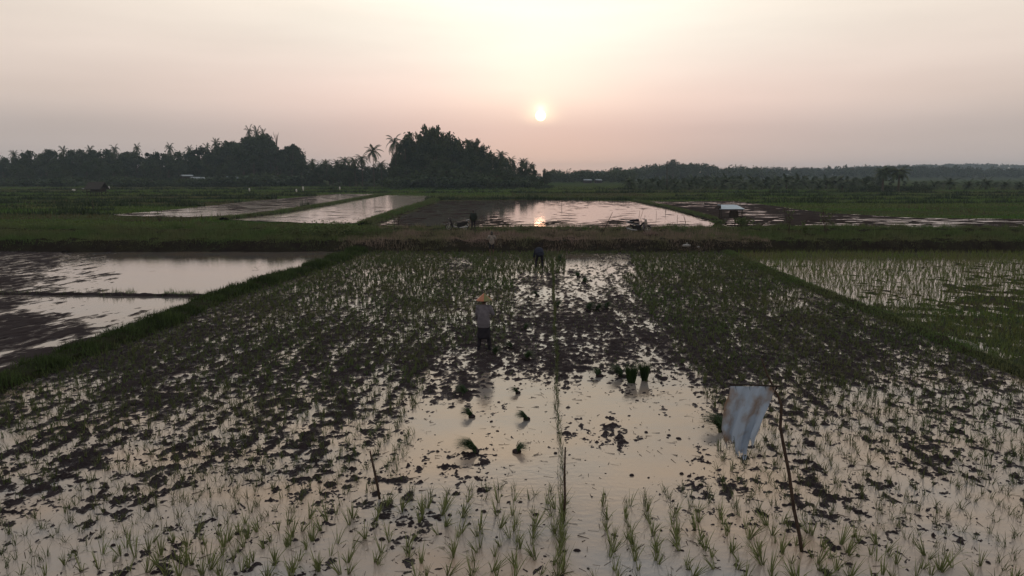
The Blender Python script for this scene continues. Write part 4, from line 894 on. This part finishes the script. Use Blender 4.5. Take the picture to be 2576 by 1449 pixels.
person((x, y, -.08), R(6), BJ, 1.06, [('shirt', 'navy', shirt(.3, .05, .035)), ('trousers', 'darkcloth', trousers(.8))], 'person in dark clothes bending down to plant seedlings in pink water')
# ------------------------------------------------------------------ motorbikes
def wheel(root, x, m_r=.25):
    w = MB(); w.torus((x, 0, .29), .245, .045, 26, 8); wo_ = w.build('wheel', MT['rubber'], root, True)
    r = MB(); r.torus((x, 0, .29), .195, .014, 24, 6); r.tube([(x, -.05, .29), (x, .05, .29)], .045, 10)
    for k in range(6): a = k*math.pi/3; r.tube([(x, 0, .29), (x+.2*math.cos(a), 0, .29+.2*math.sin(a))], .011, 5)
    r.build('rim', MT['chrome'], wo_); return wo_
x, y = G(1150, 580, .6)
sc_ = empty('scooter', (x, y, .6), R(4)); sc_.scale = (1.03,)*3; tag(sc_, 'dark scooter with silver trim parked on the track, front wheel to the left', 'scooter')
wheel(sc_, -.65); wheel(sc_, .62)
m = MB(); m.prism([(-.46,.40),(-.40,.30),(-.28,.30),(-.36,.62),(-.47,.90),(-.56,.95),(-.60,.86),(-.52,.66)], -.16, .16); m.build('front_shield', MT['black'], sc_)
m = MB(); m.prism([(-.34,.34),(-.28,.30),(-.19,.25),(.08,.25),(.10,.30),(-.16,.31),(-.26,.42)], -.17, .17); m.build('footboard', MT['silver'], sc_)
m = MB(); m.prism([(-.80,.55),(-.66,.63),(-.50,.60),(-.42,.50),(-.50,.52),(-.66,.575),(-.79,.50)], -.07, .07); m.build('front_mudguard', MT['silver'], sc_)
m = MB(); m.tube([(-.65,.06,.29),(-.55,.06,.62)], .022, 8); m.tube([(-.65,-.06,.29),(-.55,-.06,.62)], .022, 8); m.build('fork', MT['chrome'], sc_)
m = MB(); m.prism([(.00,.30),(.10,.26),(.42,.32),(.78,.50),(.90,.70),(.84,.74),(.30,.66),(.04,.62),(-.03,.45)], -.13, .13); m.build('body_panel', MT['black'], sc_)
m = MB(); m.prism([(-.02,.63),(.10,.66),(.40,.71),(.74,.76),(.80,.79),(.72,.80),(.40,.755),(.05,.71),(-.04,.67)], -.12, .12); m.build('seat', MT['greyseat'], sc_)
m = MB(); m.tube([(.70,.10,.80),(.90,.10,.86),(.98,0,.86),(.90,-.10,.86),(.70,-.10,.80)], .014, 6); m.build('grab_rail', MT['chrome'], sc_)
m = MB(); m.tube([(-.44,-.33,1.02),(-.50,-.16,1.03),(-.54,0,.98),(-.50,.16,1.03),(-.44,.33,1.02)], .016, 8); m.tube([(-.55,0,.84),(-.53,0,1.0)], .03, 8); m.ball((-.56, 0, .99), (.09, .13, .08)); hb_ = m.build('handlebar', MT['black'], sc_, True)
for s in (-1, 1):
    m = MB(); m.tube([(-.50,s*.20,1.04),(-.46,s*.26,1.18)], .007, 6); m.ball((-.455, s*.28, 1.22), (.015, .06, .042)); m.build('mirror', MT['black'], sc_, True)
m = MB(); m.ball((-.63, 0, .97), (.03, .08, .05)); m.build('headlight', MT['lens'], sc_, True)
m = MB(); m.ball((.90, 0, .68), (.03, .09, .035)); m.build('tail_light', MT['hat_or'], sc_, True)
m = MB(); m.prism([(.42,.48),(.55,.60),(.75,.56),(.92,.36),(.96,.38),(.80,.62),(.60,.68),(.42,.55)], -.05, .05); m.build('rear_mudguard', MT['chrome'], sc_)
m = MB(); m.tube([(.20,-.15,.24),(.50,-.17,.28),(.85,-.17,.34)], [.03,.05,.045], 8); m.build('exhaust', MT['chrome'], sc_)
m = MB(); m.box((.25, 0, .24), (.34, .2, .14)); m.build('engine', MT['black'], sc_)
x, y = G(1606, 588, .55)
mc = empty('motorcycle', (x, y, .58), R(-3)); mc.scale = (1.08,)*3; tag(mc, 'grey motorcycle parked on the track, front to the right with cloth and bag on it', 'motorcycle')
wheel(mc, .64); wheel(mc, -.62)
m = MB(); m.prism([(-.35,.36),(.10,.34),(.20,.50),(.40,.80),(.34,.84),(.10,.60),(-.30,.56),(-.62,.66),(-.66,.62)], -.09, .09); m.build('frame', MT['black'], mc)
m = MB(); m.prism([(-.78,.80),(-.55,.76),(-.10,.70),(.10,.72),(.08,.77),(-.12,.79),(-.52,.84),(-.78,.86)], -.12, .12); m.build('seat', MT['black'], mc)
m = MB(); m.prism([(-.86,.74),(-.50,.66),(.0,.58),(.10,.62),(.06,.68),(-.45,.74),(-.84,.82)], -.125, .125); m.build('side_panel', MT['silver'], mc)
m = MB(); m.tube([(-.95,.0,.92),(-.80,.13,.90),(-.45,.13,.86)], .014, 6); m.tube([(-.95,0,.92),(-.80,-.13,.90),(-.45,-.13,.86)], .014, 6); m.build('rear_rack', MT['chrome'], mc)
m = MB(); m.tube([(.64,.07,.29),(.44,.07,.92)], .022, 8); m.tube([(.64,-.07,.29),(.44,-.07,.92)], .022, 8); m.build('fork', MT['chrome'], mc)
m = MB(); m.prism([(.28,.30),(.36,.30),(.50,.70),(.52,.92),(.44,.98),(.40,.80),(.30,.55)], -.15, .15); m.build('leg_shield', MT['silver'], mc)
m = MB(); m.prism([(.42,.58),(.60,.66),(.80,.60),(.93,.44),(.90,.42),(.78,.54),(.60,.60),(.44,.54)], -.06, .06); m.build('front_mudguard', MT['silver'], mc)
m = MB(); m.tube([(.30,-.34,1.02),(.42,-.15,1.04),(.46,0,1.0),(.42,.15,1.04),(.30,.34,1.02)], .015, 8); m.build('handlebar', MT['black'], mc)
m = MB(); m.ball((.52, 0, .96), (.06, .09, .09)); m.build('headlight', MT['lens'], mc, True)
m = MB(); m.tube([(.36,-.22,1.02),(.40,-.25,1.20)], .007, 6); m.ball((.40,-.26,1.26), (.015,.05,.07)); m.build('mirror', MT['black'], mc, True)
m = MB(); m.tube([(-.1,-.15,.24),(-.5,-.17,.28),(-.88,-.17,.40)], [.025,.045,.04], 8); m.build('exhaust', MT['chrome'], mc)
m = MB(); m.box((.02, 0, .32), (.34, .22, .2)); m.build('engine', MT['black'], mc)
m = MB(); m.tube([(.46,-.30,1.03),(.47,-.31,.82),(.50,-.30,.62),(.49,-.29,.46)], [.09,.13,.15,.05], 10, .5); o = m.build('hanging_bag', MT['pale_top'], None, True); o.location = mc.location; o.scale = mc.scale; o.rotation_euler = mc.rotation_euler; tag(o, 'grey cloth bag hanging from the handlebar of the motorcycle', 'bag')
m = MB(); m.ball((-.35, 0, .93), (.32, .15, .10), 12, 7); m.ball((-.12, .02, .95), (.16, .14, .10)); o = m.build('dark_sack', MT['darkcloth'], None, True); o.location = mc.location; o.scale = mc.scale; o.rotation_euler = mc.rotation_euler; tag(o, 'dark cloth bundle lying on the seat of the motorcycle', 'sack')
# ------------------------------------------------------------------ flag on its crooked pole
YF = 9.35
fl = empty('flag_pole', (*G(2017, 1392), 0)); tag(fl, 'crooked dark branch pole with crossbar carrying the ragged flag', 'pole'); ox, oy = fl.location.x, fl.location.y
pp = [(2019,1405),(2012,1350),(1997,1280),(1985,1190),(1971,1120),(1963,1075),(1966,1020),(1958,998),(1950,984),(1939,960),(1930,942),(1920,915),(1914,900)]
m = MB(); pts = []
for i, (a, b) in enumerate(pp): q = atY(a, b, YF+.0); pts.append((q[0]-ox, q[1]-oy, q[2]))
m.tube(pts, [.026,.026,.024,.023,.022,.021,.020,.017,.016,.014,.013,.010,.006], 8); m.build('pole', MT['stick'], fl, True)
m = MB(); a = atY(1836, 967, YF-.03); b = atY(1964, 972, YF-.03); m.tube([tuple(a-np.array([ox, oy, 0])), tuple((a+b)/2-np.array([ox, oy, -.005])), tuple(b-np.array([ox, oy, 0]))], [.011,.012,.012], 8); m.build('crossbar', MT['wood'], fl, True)
m = MB()
for k in range(5): m.torus((0, 0, 0), .028, .005, 10, 5)
q = atY(1949, 976, YF-.01); m.v = [(v[0]+q[0]-ox, v[1]*3+q[1]-oy, v[2]+q[2]) for v in m.v]; m.build('binding', MT['wood'], fl, True)
# cloth: left and right edges follow the photograph's outline; ragged lower edge
nu, nv = 44, 60; rs = np.random.RandomState(3)
EL = [(0,1838),(.15,1834),(.35,1822),(.6,1818),(.8,1815),(1,1822)]; ER = [(0,1952),(.12,1946),(.3,1935),(.5,1921),(.7,1910),(.85,1900),(1,1894)]
bot = []
for i in range(nu+1):
    u = i/nu; bse = np.interp(u, [0,.05,.10,.26,.34,.40,.78,.82,.9,.96,1.0], [1103,1122,1128,1116,1112,1146,1152,1118,1110,1130,1126]) if True else 0
    bot.append(bse+rs.uniform(-7, 7))
V = []; F = []
for s in (0, 1):
    for j in range(nv+1):
        v = j/nv
        for i in range(nu+1):
            u = i/nu; l = np.interp(v, *zip(*EL)); r = np.interp(v, *zip(*ER)); py = 972+(bot[i]-972)*v
            q = atY(l+(r-l)*u, py, YF-.03-.035*math.sin(u*13+v*3.5)*(.25+v)-.05*math.sin(u*4.1+1+v*2)*v-.012*math.sin(u*31+v*5)+.05*v); V.append((q[0], q[1]+s*.003, q[2]))
o1 = (nu+1)*(nv+1)
def hole(i, j):
    u, v = i/nu, j/nv
    return (v > .93 and rs.rand() < .25) or (v > .86 and (.32 < u < .36)) or (v > .84 and .78 < u < .82) or (v > .94 and int(u*40) % 4 == 0)
keep = {(i, j) for j in range(nv) for i in range(nu) if not hole(i, j)}
for (i, j) in keep:
    a = j*(nu+1)+i; F.append((a, a+nu+1, a+nu+2, a+1)); F.append((a+o1, a+1+o1, a+nu+2+o1, a+nu+1+o1))
    for (di, dj, e0, e1) in ((-1,0,a,a+nu+1),(1,0,a+1,a+nu+2),(0,-1,a,a+1),(0,1,a+nu+1,a+nu+2)):
        if (i+di, j+dj) not in keep: F.append((e0, e1, e1+o1, e0+o1))
c0 = np.array(V[0]); o = mesh_np('flag', np.array(V)-c0, F, MT['cloth_b'], fl, True); o.location = tuple(c0-np.array([ox, oy, 0])); o['label'] = 'ragged pale blue cloth with brown stains'
m = MB()
for a in (1850, 1885, 1925, 1944): q = atY(a, 970, YF-.03); m.v, m.f = m.v, m.f; m.tube([(q[0]-ox, q[1]-oy-.014, q[2]+.014), (q[0]-ox, q[1]-oy-.016, q[2]-.02), (q[0]-ox+.008, q[1]-oy-.02, q[2]-.06)], [.003,.003,.002], 5)
m.build('string', MT['wood'], fl)
# floating straw and crumbs of mud on the shallow water
N = 5200; x = RS.rand(N)*24-12; y = 7.8+RS.rand(N)**1.2*16; k = in_main(x, y) & (main_h(x, y) < .0) & (fbm(x/1.3, y/1.6, 3) > -.2); x, y = x[k], y[k]; n = len(x)
a = RS.rand(n)*6.283; l = .02+.09*RS.rand(n)**2; w = .0025+.002*RS.rand(n); dx, dy = np.cos(a), np.sin(a)
V = np.stack([np.stack([x-dx*l-dy*w, y-dy*l+dx*w, x*0+.003], 1), np.stack([x-dx*l+dy*w, y-dy*l-dx*w, x*0+.003], 1), np.stack([x+dx*l+dy*w, y+dy*l-dx*w, x*0+.004+.02*RS.rand(n)], 1), np.stack([x+dx*l-dy*w, y+dy*l+dx*w, x*0+.004], 1)], 1).reshape(-1, 3)
tag(mesh_np('straw', V, np.arange(n)[:, None]*4+np.array([[0,1,2,3]]), MT['stick']), 'bits of straw and stubble floating on the shallow water', 'straw', kind='stuff')
m = MB(); rs = np.random.RandomState(9); N = 2600; x = RS.rand(N)*24-12; y = 7.8+RS.rand(N)**1.2*14; k = in_main(x, y) & (fbm(x/1.1+7, y/1.1, 3) > .25) & (main_h(x, y) < .01)
for cx, cy in zip(x[k], y[k]):
    r = .008+.03*rs.rand()**2.5; m.ball((cx, cy, r*.1), (r*(1+.8*rs.rand()), r*(.8+.5*rs.rand()), r*.8), 6, 4, Matrix.Rotation(rs.rand()*6, 3, 'Z'))
tag(m.build('mud', MT['mud'], None, True), kind='structure')
# ------------------------------------------------------------------ sticks and stakes
def stick(base, top, r, label, z=0.0, mtl='stick', name='stake', group=None, bend=.0, Y=None):
    x, y = G(*base, z); Yt = y if Y is None else Y; q = atY(top[0], top[1], Yt); m = MB(); d = (q[0]-x, Yt-y, q[2]-z)
    m.tube([(0, 0, -.1), (d[0]*.3+bend, d[1]*.3, d[2]*.3), (d[0]*.65-bend*.3, d[1]*.65, d[2]*.65), d], [r, r*.95, r*.85, r*.6], 7)
    o = m.build(name, MT[mtl], None, True); o.location = (x, y, z); tag(o, label, 'stick', group); return o
stick((957,1255), (931,1135), .022, 'short dark stake leaning left in the foreground mud at the left')
stick((1418,1310), (1422,1125), .020, 'upright dark stake beside the marker row of seedlings', bend=.012)
stick((1503,612), (1541,534), .025, 'long thin pole leaning right on the embankment between the motorbikes', z=.35)
stick((1607,557), (1609,530), .02, 'thin upright stick in the pond above the motorcycle seat')
stick((1611,549), (1619,526), .02, 'slanting stick in the pond above the motorcycle front')
stick((1651,545), (1651,530), .02, 'short thin stick in the pond right of the slanting stick')
stick((1703,580), (1704,540), .025, 'thin tall stick in the right corner of the big pond', z=.0)
stick((1725,560), (1720,543), .035, 'thicker short post at the right corner of the big pond')
stick((235,532), (233,500), .05, 'lone post standing in the grass below the thatched hut')
stick((1301,628), (1290,603), .018, 'thin dark stick on the front slope right of the wading person', z=.3)
stick((1504,626), (1504,606), .02, 'thin upright stick at the foot of the leaning pole', z=.3)
stick((1678,476), (1678,405), .16, 'tall thin pole standing before the big domed hazy tree', name='pole', Y=None)
stick((1535,708), (1526,682), .012, 'thin stick slanting out of the pink water right of the marker row')
stick((1413,520), (1413,500), .03, 'thin dark stick at the far edge of the big pond')
# pale bamboo poles on the slope and plastic bags
r_ = empty('bamboo_poles', (*G(1800, 606, .4), .4)); tag(r_, 'pale bamboo poles lying down the slope at the corner of the right paddy', 'poles')
for (a, b) in (((1796,597),(1836,614)),((1794,600),(1824,615)),((1798,596),(1830,612)),((1793,603),(1815,613))):
    p = np.array([*G(*a, .62), .62]); q = np.array([*G(*b, .30), .42]); c = np.array([*r_.location]); m = MB(); m.tube([tuple(p-c), tuple((p+q)/2-c+np.array([0,0,.02])), tuple(q-c)], .022, 7); m.build('pole', MT['pale_stick'], r_)
def bag(px, py, z, s, label, seed):
    rs = np.random.RandomState(seed); m = MB(); m.ball((0, 0, .1), (.34, .16, .12), 20, 12); V = np.array(m.v); n = fbm(V[:,0]*6+seed, V[:,2]*9+V[:,1]*5, 3); V *= (1+.16*n)[:, None]; m.v = [tuple(v) for v in V]
    m.tube([(.0,0,.2),(.05,.02,.27),(.02,.03,.33)], [.04,.025,.045], 7)
    o = m.build('plastic_bag', MT['bag'], None, True); o.scale = (s,)*3; o.location = (*G(px, py, z), z); tag(o, label, 'plastic bag')
bag(1727, 621, .42, .85, 'crumpled white plastic bag on the front slope near the right paddy corner', 1)
bag(1757, 622, .42, .28, 'tiny white plastic scrap right of the crumpled white bag', 2)
bag(1724, 572, .45, .25, 'tiny white scrap on the grass right of the motorcycle', 4)
# ------------------------------------------------------------------ field shelter with tarp roof
x, y = G(1838, 566); sh = empty('field_shelter', (x, y, 0)); tag(sh, 'open field shelter with a pale blue tarp roof on wooden posts', 'shelter')
K_ = FPX/y/.99
def sx_(px): return (px-1288)*y*.99/FPX-x
zt = topz(515, y+.6); ze = topz(526, y-.7)
m = MB(); n = 12; V = []; F = []
for j in range(7):
    v = j/6
    for i in range(n+1):
        u = i/n; l = sx_(1812)*(1-v)+sx_(1808)*v; r = sx_(1860)*(1-v)+sx_(1872)*v
        V.append((l+(r-l)*u, .7-1.4*v, zt+(ze-zt)*v-.05*math.sin(u*math.pi*2)**2*math.sin(v*math.pi)))
nb = len(V); V += [(a, b, c-.015) for a, b, c in V]
for j in range(6):
    for i in range(n): a = j*(n+1)+i; F += [(a, a+n+1, a+n+2, a+1), (a+nb, a+1+nb, a+n+2+nb, a+n+1+nb)]
m.v = V; m.f = F; m.build('roof', MT['tarp'], sh, True)
V2 = [(a, -b+1.4 if False else 2.0-b*0+(.0), c) for a, b, c in V]
m = MB(); m.prism([(sx_(1803), ze-.05), (sx_(1812), zt-.02), (sx_(1813), ze-.05)], -.6, .6); m.build('gable', MT['wood'], sh)
for px, yy in ((1814,-.6),(1866,-.6),(1818,.6),(1858,.6)):
    m = MB(); m.tube([(sx_(px), yy, -.1), (sx_(px), yy, ze if yy < 0 else zt)], .05, 7); m.build('post', MT['wood'], sh)
m = MB(); m.box(((sx_(1814)+sx_(1866))/2, 0, .8), (2.1, 1.2, .08)); m.box((sx_(1850), .1, 1.15), (.8, .8, .6), taper=.8); m.build('platform', MT['wood'], sh)
m = MB(); m.tube([(sx_(1810), -.62, ze-.03), (sx_(1872), -.62, ze-.03)], .03, 6); m.tube([(sx_(1814), 0, zt-.4), (sx_(1866), 0, zt-.4)], .03, 6); m.build('beam', MT['wood'], sh)
# bits of junk and brush by the shelter
b5 = bush('brush_heap', 81, 800, 2.0, 1.0, MT['gbank'], .15, 26); b5.location = (x+.9, y-1.0, 0); tag(b5, 'dark brushwood heaped under the right side of the tarp shelter', 'brush heap')
b6 = bush('brush_heap', 82, 600, 1.8, .8, MT['gbank'], .15, 22); b6.location = (x-1.4, y-.8, 0); tag(b6, 'low dark brush left of the tarp shelter', 'brush heap')
# thatched hut on stilts
x, y = G(244, 493); hu = empty('stilt_hut', (x, y, 0), R(-8)); tag(hu, 'thatched hut on stilts standing in the left fields', 'hut')
s = y/FPX; W2 = 50*s*.5
for a in (-.72, -.3, .2, .66):
    for b in (-1, 1):
        m = MB(); m.tube([(a*W2, b*1.1, -.2), (a*W2, b*1.1, 1.75)], .09, 6); m.build('stilt', MT['wood'], hu)
m = MB(); m.box((0, 0, 1.15), (W2*1.6, 2.5, .12)); m.build('floor', MT['wood'], hu)
m = MB(); m.box((.25*W2, 0, 1.6), (W2*1.0, 2.2, .8)); m.build('wall', MT['wood'], hu)
m = MB(); m.prism([(-1.7, 1.65), (0, 3.4), (1.7, 1.65), (1.6, 1.6), (0, 3.2), (-1.6, 1.6)], -W2*.85, W2*.95); m.v = [(b, a, c+.05*math.sin(b*3)) for a, b, c in m.v]; m.build('roof', MT['thatch'], hu)
m = MB(); m.box((-W2*1.05, -.4, 1.75), (W2*.55, 1.4, .05), Matrix.Rotation(R(8), 3, 'Y')); m.build('awning', MT['metalroof'], hu)
# small cloth scarecrows
def scare(px, py, H, z0, label, s=1.0, w=.35):
    x, y = G(px, py); r = empty('scarecrow', (x, y, 0)); tag(r, label, 'scarecrow'); m = MB(); m.tube([(0, 0, -.1), (0, 0, H)], .03, 6); m.tube([(-w, 0, H*.8), (w, 0, H*.8)], .02, 6); m.build('pole', MT['stick'], r)
    m = MB(); m.tube([(0, -.02, H*.95), (0, -.03, H*.7), (.05, -.02, H*.35)], [w*.4, w*.8, w*.45], 9, .35); m.build('cloth', MT['white'], r, True)
scare(628, 486, 1.5, 0, 'leftmost pale cloth scarecrow in the far left fields')
scare(746, 488, 1.4, 0, 'thin pale scarecrow, left one of the close pair')
scare(763, 486, 2.0, 0, 'taller pale scarecrow, right one of the close pair')
scare(855, 482, 1.6, 0, 'pale scarecrow farthest right in the left fields')
scare(275, 480, 1.6, 0, 'pale cloth scarecrow just left of the thatched hut'.replace('left', 'right') if False else 'small pale scarecrow right beside the thatched hut')
scare(186, 484, 1.0, 0, 'low pale cloth on a stick left of the thatched hut', w=.7)
# houses among the trees
def house(px, py, Y, Wd, Dp, H, rh, rz, label, base=0):
    x = xat(px, Y); r = empty('house', (x, Y, base), rz); tag(r, label, 'house'); m = MB(); m.box((0, 0, H/2), (Wd*.94, Dp*.9, H)); w_ = m.build('wall', MT['wood'], r)
    m = MB(); m.box((-Wd*.2, -Dp*.45-.03, 1.0), (.9, .08, 2.0)); m.build('door', MT['black'], r)
    for a in (.1, .32): m = MB(); m.box((Wd*a, -Dp*.45-.03, 1.4), (.9, .08, .9)); m.build('window', MT['black'], r)
    m = MB(); m.prism([(-Dp/2-.3, H-.05), (0, H+rh), (Dp/2+.3, H-.05), (Dp/2+.2, H-.15), (0, H+rh-.12), (-Dp/2-.2, H-.15)], -Wd/2, Wd/2); m.v = [(b, a, c) for a, b, c in m.v]; m.build('roof', MT['metalroof'], r)
house(505, 437, 342, 9, 6, 3.2, 1.0, R(40), 'long low house with a pale metal roof among the left trees')
house(584, 437, 340, 5, 5, 3.3, 1.1, R(30), 'small house with a pale roof right of the long low one')
house(470, 428, 345, 5, 4, 4.6, .6, R(40), 'small pale roofed house behind the long low one')
house(1478, 462, 462, 5, 4, 1.8, .7, 0, 'tiny far house in the gap right of the central thicket')
house(1505, 460, 465, 4, 4, 1.8, .7, 0.2, 'tiny farther house at the right of the central gap')
# air
hz = MB(); hz.box((0, 1380, 23.0), (5800, 3240, 49.0)); o = hz.build('haze', MT['white']); o.data.materials.clear()
hm = bpy.data.materials.new('haze_air'); hm.use_nodes = True; tn = hm.node_tree; tn.nodes.clear(); pv = tn.nodes.new('ShaderNodeVolumePrincipled'); pv.inputs['Color'].default_value = (.66,.80,.95,1); pv.inputs['Density'].default_value = HAZE; pv.inputs['Anisotropy'].default_value = .1
on = tn.nodes.new('ShaderNodeOutputMaterial'); tn.links.new(pv.outputs[0], on.inputs['Volume']); o.data.materials.append(hm); tag(o, kind='stuff')
